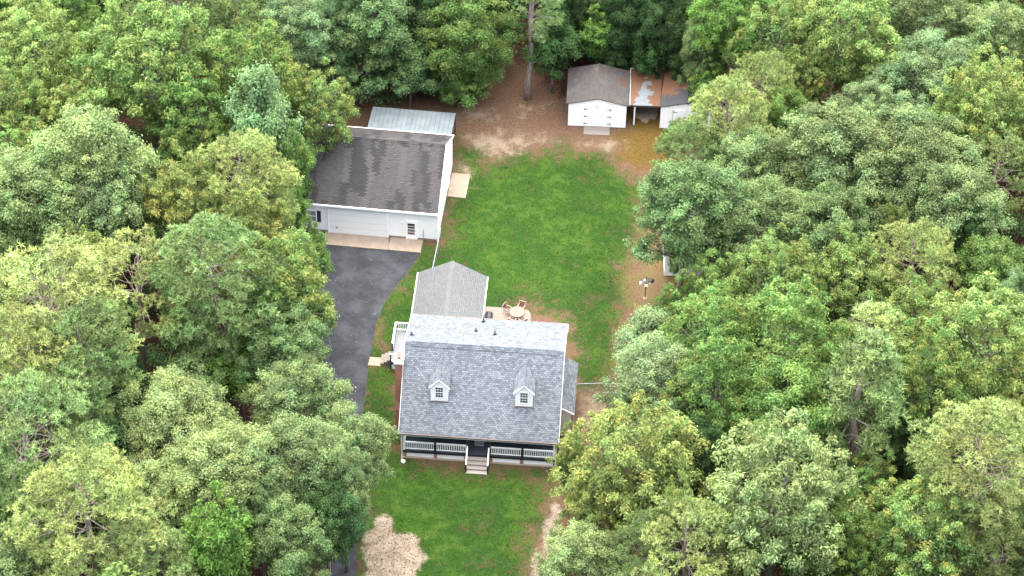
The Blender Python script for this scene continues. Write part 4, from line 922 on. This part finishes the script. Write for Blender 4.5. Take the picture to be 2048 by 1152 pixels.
C_ = {k_: tuple((v_[i]*.66+_mean[i]*(.34 if k_ not in ('dark', 'ddark', 'pinedk') else .08))*.97 for i in range(3)) for k_, v_ in C_.items()}
TN = {'e': ('broadleaf_tree', 'tree'), 'o': ('broadleaf_tree', 'tree'), 'm': ('broadleaf_tree', 'tree'), 's': ('young_tree', 'young tree'), 'p': ('pine_tree', 'pine')}
GRP = {'e': 'broadleaf trees in the wood', 'o': 'broadleaf trees in the wood', 'm': 'broadleaf trees in the wood', 's': 'young trees at the edge of the wood', 'p': 'pines in the wood'}
_seen = set()
def tree(px, py, r, proto, colr, warm, label, H=None, squash=None):
    cr, tr, R0, Z0 = PROTO[proto]; s = 1.16*r/25.2/R0; sz = s if H is None else H/Z0
    if H is None: sz = min(max(s, .78), 1.12) if proto[0] != 's' else s
    p = at(px, py, Z0*sz); rnd = random.Random(label)
    nm, cat = TN[proto[0]]; t_ = thing(nm, label, cat, (p[0], p[1], 0), rnd.uniform(0, 6.28), GRP[proto[0]])
    assert label not in _seen, label
    _seen.add(label); assert 4 <= len(label.split()) <= 16, label
    t_.scale = (s*rnd.uniform(.88, 1.12), s*rnd.uniform(.88, 1.12), sz*rnd.uniform(.94, 1.08))
    a = bpy.data.objects.new('crown', cr); b_ = bpy.data.objects.new('trunk', tr)
    for o_ in (a, b_): COL.objects.link(o_); o_.parent = t_
    c = C_[colr]; j = rnd.uniform(.9, 1.12); a.color = (c[0]*j*rnd.uniform(.95, 1.06), c[1]*j, c[2]*j, warm*.75)
    return t_
exec_trees = [
 # px, py, radius px, proto, colour, warm, label   (left wood, from the top)
 (50, 5, 80, 'o0', 'green', .1, 'mid green tree cut by the top left corner of the photo'),
 (150, 40, 60, 'm2', 'green', .2, 'small dark green crown between the top left corner and the olive pine'),
 (350, 15, 105, 'p2', 'pineg', .2, 'wide olive pine along the top edge behind the tall yellow green maple'),
 (470, 15, 60, 'p0', 'pineg', .2, 'smaller olive pine at the top edge just left of the bluish oaks'),
 (75, 115, 100, 'm0', 'yellow', .35, 'brightest yellow green maple near the upper left edge'),
 (300, 150, 125, 'm1', 'ygreen', .35, 'tall yellow green maple with a pointed top, upper left, pale limbs showing'),
 (215, 110, 60, 'm2', 'green', .3, 'narrow olive green crown squeezed between the two yellow green maples'),
 (505, 165, 105, 'm2', 'green', .6, 'broad green maple with orange tips left of the garage ridge, upper left'),
 (590, 55, 85, 'o1', 'pblue', .05, 'pale bluish oak above the garage, leftmost of the bluish group'),
 (630, 215, 80, 'm0', 'ygreen', .6, 'orange tipped maple whose boughs hang over the back of the garage roof'),
 (170, 235, 85, 'm1', 'yellow', .8, 'maple with pinkish orange tips below the brightest yellow green maple'),
 (40, 245, 85, 'm2', 'ygreen', .7, 'yellow green tree with peach tips touching the left edge'),
 (400, 270, 85, 'm3', 'green', .4, 'green maple with bare grey twigs, in the gap below the tall pointed maple'),
 (528, 285, 62, 's0', 'pblue', .05, 'small pale blue green tree immediately left of the garage roof corner', 9.5),
 (588, 350, 40, 's1', 'green', .5, 'dark green bough of a slim tree over the left end of the garage roof', 7.5),
 (195, 350, 105, 'o4', 'pale', .15, 'pale green oak with rounded clumps, left of the pale olive pine'),
 (60, 340, 80, 'm0', 'ygreen', .6, 'yellow green maple on the left edge above the pale oaks'),
 (70, 415, 95, 'o0', 'pale', .1, 'pale green oak touching the left edge level with the garage eave'),
 (215, 445, 85, 'o1', 'pblue', .05, 'blue green oak beneath the pale rounded oak on the left'),
 (485, 370, 92, 'p0', 'pine', .25, 'pale olive pine left of the garage, above the orange maple'),
 (530, 420, 50, 'p0', 'pine', .2, 'pale pine leaning over the parked car beside the garage'),
 (588, 425, 30, 's1', 'green', .5, 'green leafy bough in front of the left garage window', 6.0),
 (375, 425, 92, 'm2', 'orange', .9, 'most orange maple on the left, right of the pale oaks'),
 (150, 550, 70, 'm1', 'orange', .7, 'rusty olive tree between the left edge oaks and the pale pine'),
 (25, 495, 60, 'o2', 'blue', .05, 'dark blue green crown at the left edge below the pale oak'),
 (20, 570, 45, 's0', 'green', .0, 'small green tree on the left edge above the big pine'),
 (500, 500, 85, 'm3', 'orange', .8, 'yellow orange maple left of the driveway, below the parked car'),
 (558, 592, 90, 'm1', 'ygreen', .75, 'large maple overhanging the widest part of the driveway'),
 (622, 522, 38, 's1', 'green', .5, 'dark green leafy boughs reaching over the driveway near the apron', 6.5),
 (622, 622, 38, 's1', 'green', .35, 'loose dark green boughs over the driveway opposite the rear addition', 6.0),
 (275, 560, 85, 'p1', 'pine', .2, 'pale pine with an open crown and bare trunk, left of the dense green pine'),
 (425, 560, 98, 'p2', 'pineg', .1, 'dense rounded green pine left of the driveway maple'),
 (440, 650, 60, 'p0', 'pineg', .1, 'lower green pine under the dense rounded pine'),
 (90, 640, 125, 'p2', 'pine', .25, 'biggest pale pine at the left edge with grey boughs showing'),
 (35, 760, 95, 'p0', 'pine', .3, 'pale pine on the left edge just below the biggest pine'),
 (165, 750, 85, 'p2', 'pineg', .15, 'olive pine with drooping pads right of the left edge pines'),
 (60, 890, 115, 'p2', 'pineg', .2, 'tall fluffy green pine at the left edge in the lower half'),
 (150, 860, 70, 'p0', 'pineg', .1, 'olive pine left of the dark gap beside the big pale oak'),
 (568, 708, 70, 'o0', 'blue', .0, 'blue green oak at the driveway edge opposite the side deck'),
 (480, 745, 55, 's0', 'bright', .0, 'bright green young tree below the dense pine, left of the blue green oak'),
 (395, 770, 52, 's0', 'pineg', .0, 'small round green tree at the lower end of the dark gap with the bare trunk'),
 (250, 800, 50, 's0', 'dark', .0, 'dark young tree beneath the pale open pine'),
 (592, 812, 80, 'o1', 'grey', .25, 'grey green speckled oak at the driveway, level with the chimney'),
 (700, 905, 72, 'o2', 'grey', .3, 'grey green speckled tree whose right side reaches the front lawn'),
 (600, 940, 90, 'o0', 'grey', .2, 'dull grey green oak between the big pale oak and the driveway'),
 (650, 1030, 66, 'o1', 'dark', .1, 'dark oak shading the lower driveway'),
 (688, 985, 50, 'o4', 'grey', .2, 'grey green tree over the lower driveway beside the sandy patch'),
 (580, 1090, 70, 'o2', 'blue', .05, 'dark blue green oak at the bottom edge left of the driveway'),
 (370, 870, 118, 'o3', 'pale', .15, 'big spreading pale green oak in the lower left with bare limbs'),
 (460, 960, 92, 'o2', 'pale', .15, 'pale green oak with open limbs, lower right of the big spreading oak'),
 (350, 1010, 75, 'o0', 'pale', .2, 'pale green oak crown below the big spreading oak'),
 (250, 930, 65, 's0', 'dark', .0, 'deep green tree in the dark gap left of the big spreading oak'),
 (175, 1050, 105, 'p0', 'pine', .3, 'pale yellow green pine near the lower left corner'),
 (60, 1040, 65, 'm1', 'green', .3, 'mid green leafy tree left of the corner pine'),
 (40, 1130, 85, 'o1', 'pale', .1, 'pale green tree in the bottom left corner'),
 (290, 1130, 70, 'p2', 'pineg', .2, 'green pine on the bottom edge right of the corner pine'),
 (448, 1115, 55, 's1', 'bright', .2, 'vivid lime green young tree on the bottom edge', 9.0),
 (390, 1130, 50, 's0', 'dark', .0, 'dark green tree on the bottom edge beside the lime green one'),
 (520, 1040, 55, 'o0', 'blue', .0, 'blue green crown between the open limbed oak and dark driveway oaks'),
 # top centre
 (745, 60, 95, 'e0', 'blue', .0, 'dark bluish oak behind the metal canopy, trunk base showing'),
 (670, 110, 62, 'e1', 'blue', .05, 'blue green oak at the edge of the wood right of the orange tipped maple'),
 (820, 145, 45, 's0', 'blue', .0, 'low blue green boughs hanging just above the metal canopy'),
 (840, 50, 75, 'e0', 'dark', .0, 'dark oak in the top centre between the bluish and bright green crowns'),
 (930, 85, 88, 'e1', 'green', .3, 'bright green oak overhanging the bare yard in the top centre'),
 (900, 5, 70, 'e0', 'green', .1, 'green oak on the top edge behind the bright overhanging one'),
 (905, 165, 30, 's0', 'green', .0, 'small green bough low over the bare yard'),
 (1108, 100, 50, 's0', 'dark', .0, 'dark green young tree right of the tall bare pine trunk'),
 (1130, 35, 52, 'e1', 'dark', .0, 'deep green tree on the top edge right of the tall bare trunk'),
 (1195, 75, 45, 's1', 'bright', .1, 'vivid green young tree above the left shed roof'),
 (1175, 15, 45, 'e0', 'grey', .0, 'grey green crown on the top edge above the vivid young tree'),
 (1255, 50, 75, 'e1', 'dark', .0, 'dark green oak behind the double door shed'),
 (1330, 75, 72, 'e0', 'dark', .05, 'dark green oak behind the carport'),
 (1350, 10, 70, 'e1', 'blue', .0, 'dark blue green oak on the top edge behind the carport'),

 (1000, 20, 50, 's0', 'dark', .0, 'dark young tree on the top edge left of the tall bare trunk', 5.5),
 (770, 5, 70, 'e1', 'dark', .0, 'dark oak on the top edge behind the bluish oak'),
 (690, 20, 60, 'o2', 'pblue', .0, 'pale blue green oak on the top edge left of the dark ones', 9),
 (1230, 105, 34, 's0', 'dark', .0, 'dark bush right behind the roof of the double door shed', 3),
 (1300, 110, 34, 's0', 'dark', .0, 'dark bush right behind the carport', 3),
 (1370, 130, 34, 's0', 'dark', .0, 'dark bush behind the black shed roof', 3.5),
 (860, 110, 42, 's0', 'dark', .0, 'dark young tree in the shade between metal canopy and bright oak', 4.5),
 # right wood
 (1405, 120, 50, 'e0', 'grey', .2, 'grey green crown just above the half hidden black roofed shed'),
 (1412, 178, 40, 's1', 'bright', .5, 'small lime tipped tree touching the black shed roof'),
 (1460, 50, 85, 'o2', 'bright', .2, 'vivid green oak on the top edge right of the sheds'),
 (1560, 80, 90, 'm0', 'ygreen', .5, 'yellow green maple with pale plumes, upper right of the sheds'),
 (1690, 60, 105, 'm1', 'yellow', .5, 'tall yellow maple on the top edge, right of centre'),
 (1605, 170, 55, 'm2', 'orange', .9, 'russet tipped tree below the two yellow maples'),
 (1745, 150, 65, 'm0', 'ygreen', .6, 'maple with ochre tips hanging below the tall yellow maple'),
 (1860, 50, 88, 'o0', 'grey', .1, 'dark grey green oak on the top edge of the right wood'),
 (1975, 15, 72, 'm2', 'green', .3, 'mid green tree at the top right corner'),
 (2010, 105, 88, 'o1', 'pale', .2, 'pale green oak on the right edge near the top corner'),
 (1860, 165, 105, 'o3', 'pblue', .1, 'wide pale blue green oak in the upper right with forked grey limbs'),
 (1740, 215, 62, 'o2', 'pblue', .1, 'smaller pale blue green oak left of the wide forked one'),
 (1970, 235, 95, 'm1', 'yellow', .8, 'pale yellow maple with pinkish tips on the upper right edge'),
 (1900, 280, 62, 'o0', 'green', .2, 'green oak below the wide forked oak'),
 (1525, 190, 58, 'p0', 'pine', .2, 'pale silvery pine right of the lime tipped tree'),
 (1570, 235, 45, 'o0', 'green', .2, 'small green crown right of the silvery pine'),
 (1452, 268, 74, 'p2', 'pine', .35, 'rounded olive pine in front of the black roofed shed'),
 (1375, 330, 55, 'p0', 'pineg', .3, 'olive green pine whose left side touches the ochre ground'),
 (1355, 265, 20, 's0', 'blue', .0, 'tiny blue green bush beside the ramp of the black roofed shed'),
 (1650, 320, 100, 'o1', 'grey', .1, 'grey green oak above the big spreading oak on the right'),
 (1490, 355, 85, 'o4', 'grey', .15, 'grey green oak between the olive pines and the big spreading oak'),
 (1366, 442, 94, 'o1', 'blue', .05, 'blue green oak covering the buried white shed'),
 (1354, 522, 20, 's0', 'blue', .05, 'low blue green bough drooping before the white wall of the buried shed', 3.2),
 (1530, 455, 95, 'o2', 'blue', .15, 'blue green oak crown right of the one over the buried shed'),
 (1790, 350, 125, 'o3', 'grey', .2, 'largest spreading oak of the right wood with dark inner limbs'),
 (1660, 470, 88, 'o0', 'blue', .05, 'dark blue green oak above the broad yellow tipped trees'),
 (1890, 440, 90, 'o4', 'grey', .1, 'grey green oak right of the small golden maple'),
 (1775, 488, 52, 'm2', 'orange', .7, 'small golden maple standing out of the grey green oaks'),
 (1990, 360, 62, 'p1', 'pineg', .4, 'sparse olive pine on the right edge with a dark trunk'),
 (2030, 300, 45, 'm0', 'ygreen', .8, 'small peach tipped tree on the right edge above the sparse pine'),
 (1820, 550, 72, 'p0', 'pine', .1, 'pale domed pine right of centre in the right wood'),
 (1980, 560, 78, 'o1', 'green', .15, 'dark green oak on the right edge below the sparse pine'),
 (1930, 500, 45, 'o0', 'dark', .05, 'dark oak crown above the one on the right edge'),
 (1560, 575, 92, 'm0', 'ygreen', .45, 'yellow tipped tree right of the ochre ground and garden pole'),
 (1440, 590, 72, 'm1', 'green', .45, 'green tree with lime shoots nearest the garden pole'),
 (1690, 580, 80, 'm2', 'ygreen', .5, 'yellow green tree left of the pale domed pine'),
 (1440, 700, 92, 'm0', 'green', .45, 'green tree with light shoots on the lawn edge, below the garden pole'),
 (1580, 720, 105, 'm3', 'green', .45, 'broad green tree in the middle of the right wood'),
 (1340, 640, 45, 's1', 'green', .4, 'small green tree at the edge of the dry grass below the pole'),
 (1300, 705, 55, 's0', 'pblue', .05, 'silvery blue green tree on the right lawn edge'),
 (1315, 790, 80, 'o2', 'pblue', .1, 'pale blue green oak behind the tube gate'),
 (1830, 660, 92, 'm2', 'ygreen', .8, 'large tree with peach tips below the pale domed pine'),
 (1960, 710, 100, 'm3', 'yellow', .6, 'pale yellow green tree on the right edge at mid height'),
 (2035, 620, 40, 'o0', 'pblue', .1, 'small pale silvery crown on the right edge'),
 (1730, 730, 62, 'p3', 'pine', .05, 'slender pale pine among the green trees on the right', 11),
 (1715, 840, 66, 'p3', 'pineg', .05, 'taller slender pine with fluffy pads, lower right wood', 12),
 (1430, 820, 88, 'm3', 'green', .4, 'green tree right of the pale blue green oak behind the gate'),
 (1560, 830, 98, 'o4', 'green', .35, 'dark green oak left of the taller slender pine'),
 (1840, 800, 100, 'm0', 'green', .6, 'green tree with russet shoots right of the slender pines'),
 (1960, 850, 70, 'o2', 'green', .3, 'mid green oak on the right edge above the yellow pine'),
 (1820, 900, 55, 'o0', 'dark', .05, 'dark tree in the hollow left of the yellow pine'),
 (1960, 960, 112, 'p2', 'pine', .55, 'yellow green pine in the lower right with long boughs'),
 (2020, 880, 58, 'p0', 'pine', .6, 'yellowish pine top on the right edge, above the long boughed pine'),
 (1990, 1095, 70, 'p1', 'pinedk', .3, 'dark sparse pine in the bottom right corner'),
 (1264, 932, 104, 'm1', 'orange', .6, 'golden green tree overlapping the right end of the porch'),
 (1140, 925, 30, 's1', 'orange', .6, 'golden bough of a slim tree just right of the porch steps side', 5.4),
 (1195, 1020, 62, 'm2', 'orange', .6, 'yellow green tree beside the sandy strip of the front lawn'),
 (1310, 1000, 72, 'm0', 'ygreen', .5, 'green tree right of the golden tree, lower centre'),
 (1400, 930, 62, 'o0', 'dark', .0, 'dark blue green tree in the hollow right of the golden tree'),
 (1480, 890, 65, 'o1', 'green', .1, 'deep green oak above the pale plumed tree at the bottom'),
 (1420, 1030, 50, 's0', 'ddark', .0, 'dark young tree left of the pale plumed tree'),
 (1550, 1020, 118, 'm1', 'pale', .3, 'pale green plumed tree in the lower centre right'),
 (1660, 1090, 80, 'm2', 'green', .4, 'green tree on the bottom edge right of the pale plumed tree'),
 (1730, 985, 72, 'm0', 'green', .9, 'tree with pinkish orange tips right of the pale plumed tree'),
 (1840, 1080, 92, 'm1', 'ygreen', .85, 'pale tree with yellow orange tips on the lower right bottom edge'),
 (1480, 1115, 45, 's1', 'orange', .8, 'small russet tree on the bottom edge', 9),
 (1175, 1125, 72, 'o1', 'pale', .1, 'silvery pale green tree on the bottom edge at the end of the lawn'),
 (1375, 1120, 78, 'p0', 'pine', .1, 'pale rounded pine on the bottom edge, right of centre'),
 (1285, 1125, 50, 'p2', 'pineg', .1, 'greener pine on the bottom edge between silvery tree and pale pine'),
 (1355, 1072, 32, 's1', 'yellow', .4, 'small lime yellow tree peeping over the pale rounded pine', 10),
 (1760, 1140, 60, 'm2', 'green', .3, 'green tree on the bottom edge below the pink tipped tree'),
]
for row in exec_trees:
    px, py, r, proto, colr, warm, label = row[:7]; H_ = row[7] if len(row) > 7 else None
    tree(px, py, r, proto, colr, warm, label, H_)

# the tall pine with the bare trunk in the top centre
bx, by = at(1055, 197)[:2]
tp_ = thing('pine_tree', 'tall pine with a long bare grey trunk standing in the bare yard', 'pine', (bx, by, 0), 0, 'pines in the wood')
crn, trk = proto_pine(91, Rr=3.1, hz=5.2, zc=16.5, npad=46, ntuft=22, lo=-1.0, padr=.85)
rg = np.random.default_rng(4)
mb = MB(); pth = [(0, 0, 0), (.0, 0, 2), (.28, 0, 5), (.12, .1, 9), (.22, .1, 13), (.1, 0, 21)]
mb.tube(pth, [.40, .28, .26, .22, .17, .05], 10)
Vs = [np.array([v.co[:] for v in crn.vertices]).reshape(-1, 3, 3)]; T_ = [np.full(len(Vs[0]), .5)]
for (x, y, z, e, k) in ((1.2, -.4, 9.4, 1.1, 34), (1.9, .2, 10.6, 1.2, 36), (.9, -.8, 8.2, .9, 26), (2.1, -.3, 11.6, 1.1, 34), (-.9, .2, 9.6, .7, 18), (-.8, -.3, 11.4, .9, 20), (1.1, -.6, 7.3, .8, 20), (2.3, 0, 9.0, .9, 26)):
    mb.tube([(.15, .05, z-.3), (x*.5, y*.5, z+.25), (x, y, z)], [.06, .045, .02], 5, cap=False)
    q = rg.normal(0, 1, (k, 3)); q = unit(q)*(rg.uniform(.2, 1, k)**.5)[:, None]*np.array([e, e, e*.62])+np.array([x, y, z])
    for c in q:
        d = unit(rg.normal(0, 1, (16, 3))+np.array([0, 0, .7])); s = unit(np.cross(d, rg.normal(0, 1, (16, 3)))); l_ = rg.uniform(.22, .38, 16)[:, None]
        Vs.append(np.stack([c+s*.034, c-s*.034, c+d*l_], 1)); T_.append(rg.uniform(.3, .8, 16))
V_ = np.concatenate(Vs); cm = quads_mesh('crown', V_, np.concatenate(T_), np.zeros(len(V_)), M['leaf_pine'], 3)
a = bpy.data.objects.new('crown', cm); a.color = (*C_['pineg'], .1); b_ = bpy.data.objects.new('trunk', mb_mesh(mb, 'trunk', M['bark_pine']))
for o_ in (a, b_): COL.objects.link(o_); o_.parent = tp_

# ------------------------------------------------------------ undergrowth (uncountable)
def scatter(name, cents, rad, nlf, seed, colr, L_=.26, W_=.14, kind='stuff'):
    rg = np.random.default_rng(seed); Vs = []; T_ = []
    for c, r_ in zip(cents, rad):
        n = int(nlf*(r_/.8)**2); d = unit(rg.normal(0, 1, (n, 3))+np.array([0, 0, .6])); p = c+d*r_*rg.uniform(.4, 1, n)[:, None]; p[:, 2] = np.maximum(p[:, 2], .06)
        Vs.append(leaves(rg, p, n, d, L_, W_)); T_.append(np.clip(rg.uniform(.2, .8)+rg.normal(0, .2, n), 0, 1))
    V_ = np.concatenate(Vs); me = quads_mesh(name, V_, np.concatenate(T_), np.zeros(len(V_)), M['leaf'])
    o_ = bpy.data.objects.new(name, me); COL.objects.link(o_); o_.color = (*colr, 0); o_['kind'] = kind; return o_
rg = np.random.default_rng(77)
P_ = np.c_[rg.uniform(-58, 58, 5200), rg.uniform(-46, 52, 5200)]
keep = (poly_sd(P_, YARD) < -1.6) & (poly_sd(P_, PX(drive_px)) < -1.2)
gl = np.array([gw(*q)[:2] for q in ((GL-1, -1), (GR_+1, -1), (GR_+1, 16), (GL-1, 16))]); keep &= poly_sd(P_, gl) < 0
P_ = P_[keep]; cl = np.sin(P_[:, 0]*.35+1)*np.cos(P_[:, 1]*.31)+rg.normal(0, .5, len(P_)); P_ = P_[cl > -.9][:3600]
k = len(P_); hh = rg.uniform(.3, 7.0, k)**1.0
scatter('undergrowth', np.c_[P_, hh], rg.uniform(.6, 1.4, k), 62, 5, (.080, .175, .060))
# ------------------------------------------------------------ woodland beyond the picture, read as one mass
def beyond():
    rg = np.random.default_rng(9); Vs = []; T_ = []; cnt = 0
    for gx_ in np.arange(-95, 96, 7.2):
        for gy_ in np.arange(-75, 98, 7.2):
            x = gx_+rg.uniform(-2.5, 2.5); y = gy_+rg.uniform(-2.5, 2.5); z = rg.uniform(9, 12)
            rel = np.array([x, y, z])-CAMP; zz = rel@FWD
            if zz < 5: continue
            px = 1024+FPX*(rel@RGT)/zz; py = 576-FPX*(rel@UPV)/zz
            if -125 < px < 2173 and -125 < py < 1277: continue
            if 560 < px < 1200 and py > 900: continue
            cnt += 1; n = 2200; d = unit(rg.normal(0, 1, (n, 3))+np.array([0, 0, .4])); bump_ = 1+.16*np.sin(d[:, 0]*7+cnt)*np.cos(d[:, 1]*6+cnt*2)+rg.uniform(-.08, .05, n)
            p = np.array([x, y, z])+d*np.array([4.3, 4.3, 4.8])*bump_[:, None]; Vs.append(leaves(rg, p, n, d, .5, .3)); T_.append(np.clip(rg.uniform(.2, .8)+rg.normal(0, .2, n), 0, 1))
    V_ = np.concatenate(Vs); me = quads_mesh('woodland', V_, np.concatenate(T_), np.zeros(len(V_)), M['leaf']); o_ = bpy.data.objects.new('woodland', me); COL.objects.link(o_); o_.color = (.13, .22, .06, 0); o_['kind'] = 'stuff'
beyond()
# ------------------------------------------------------------ grass tufts on the lawn (uncountable)
def grass():
    rg = np.random.default_rng(21); n0 = 90000; P_ = np.c_[rg.uniform(-13, 15, n0), rg.uniform(-36, 20, n0)]
    sd = np.max([poly_sd(P_, p) for p in LAWNS], 0); keep = sd+rg.normal(0, .7, n0) > .25
    for q in ([hw(u, v)[:2] for u, v in ((-.1, -.1), (13, -.1), (13, 9), (9.1, 9.7), (9.1, 17.9), (5.3, 18.2), (-.3, 18.2), (-2.6, 13.6), (-2.6, 9.8), (-.1, 9.7))], PX(drive_px), PX(SANDS[0:1][0]) if False else None):
        if q is not None: keep &= poly_sd(P_, q) < -.05
    for q in ([hw(u, v)[:2] for u, v in ((-3.6, 10.1), (-2.4, 10.1), (-2.4, 11.1), (-3.6, 11.1))], [hw(u, v)[:2] for u, v in ((5.2, -1.1), (6.95, -1.1), (6.95, .4), (5.2, .4))], [gw(u, v)[:2] for u, v in ((-3, -1.4), (9.3, -1.4), (9.3, .3), (10.6, .3), (10.6, 6), (12.2, 6), (12.2, 9.3), (-3, 9.3))]): keep &= poly_sd(P_, q) < 0
    P_ = P_[keep]; n = len(P_)
    a = rg.uniform(0, 6.28, n); h_ = rg.uniform(.03, .085, n); w_ = rg.uniform(.02, .05, n); c = np.c_[P_, np.zeros(n)+.002]; s = np.c_[np.cos(a), np.sin(a), np.zeros(n)]; up = np.c_[rg.normal(0, .5, n), rg.normal(0, .5, n), np.ones(n)]
    V_ = np.stack([c-s*w_[:, None], c+s*w_[:, None], c+up*h_[:, None]], 1)
    me = quads_mesh('grass', V_, rg.uniform(0, 1, n), (rg.uniform(0, 1, n) > .93)*.6, M['leaf'], 3); o_ = bpy.data.objects.new('grass', me); COL.objects.link(o_); o_.color = (.036, .092, .009, .6); o_['kind'] = 'stuff'
grass()

# ------------------------------------------------------------ fallen leaves and sticks (uncountable)
def debris():
    rg = np.random.default_rng(31); n0 = 5200; P_ = np.c_[rg.uniform(-20, 20, n0), rg.uniform(-36, 34, n0)]
    sdy = poly_sd(P_, YARD); lw = np.max([poly_sd(P_, p) for p in LAWNS], 0); keep = (sdy > -3) & ((lw < .4) | (rg.uniform(0, 1, n0) < .22))
    for q in ([hw(u, v)[:2] for u, v in ((-.3, .2), (13, .2), (13, 9), (9.1, 9.7), (9.1, 17.9), (5.3, 18.2), (-.3, 18.2), (-2.6, 13.6), (-2.6, 9.8), (-.3, 9.7))], [gw(u, v)[:2] for u, v in ((-4, -1.4), (9.3, -1.4), (9.3, .3), (10.6, .3), (10.6, 6), (12.2, 6), (12.2, 9.3), (10.6, 9.3), (10.6, 15), (-4, 15))], [sw(u, v)[:2] for u, v in ((0, -1.1), (13, -1.1), (13, 6), (0, 6))]): keep &= poly_sd(P_, q) < -.05
    P_ = P_[keep]; n = len(P_); a = rg.uniform(0, 6.28, n); st = rg.uniform(0, 1, n) < .12
    l_ = np.where(st, rg.uniform(.25, .7, n), rg.uniform(.05, .11, n)); w_ = np.where(st, .018, l_*.7)
    d = np.c_[np.cos(a), np.sin(a), np.zeros(n)]*l_[:, None]*.5; s_ = np.c_[-np.sin(a), np.cos(a), np.zeros(n)]*w_[:, None]*.5; c = np.c_[P_, np.full(n, .02)]; z = np.array([0, 0, .02])
    V_ = np.stack([c-d, c+s_+z, c+d, c-s_+z*.5], 1)
    me = quads_mesh('fallen_leaves', V_, rg.uniform(0, 1, n), np.zeros(n), M['leaf']); o_ = bpy.data.objects.new('fallen_leaves', me); COL.objects.link(o_); o_.color = (.15, .105, .07, 0); o_['kind'] = 'stuff'
debris()
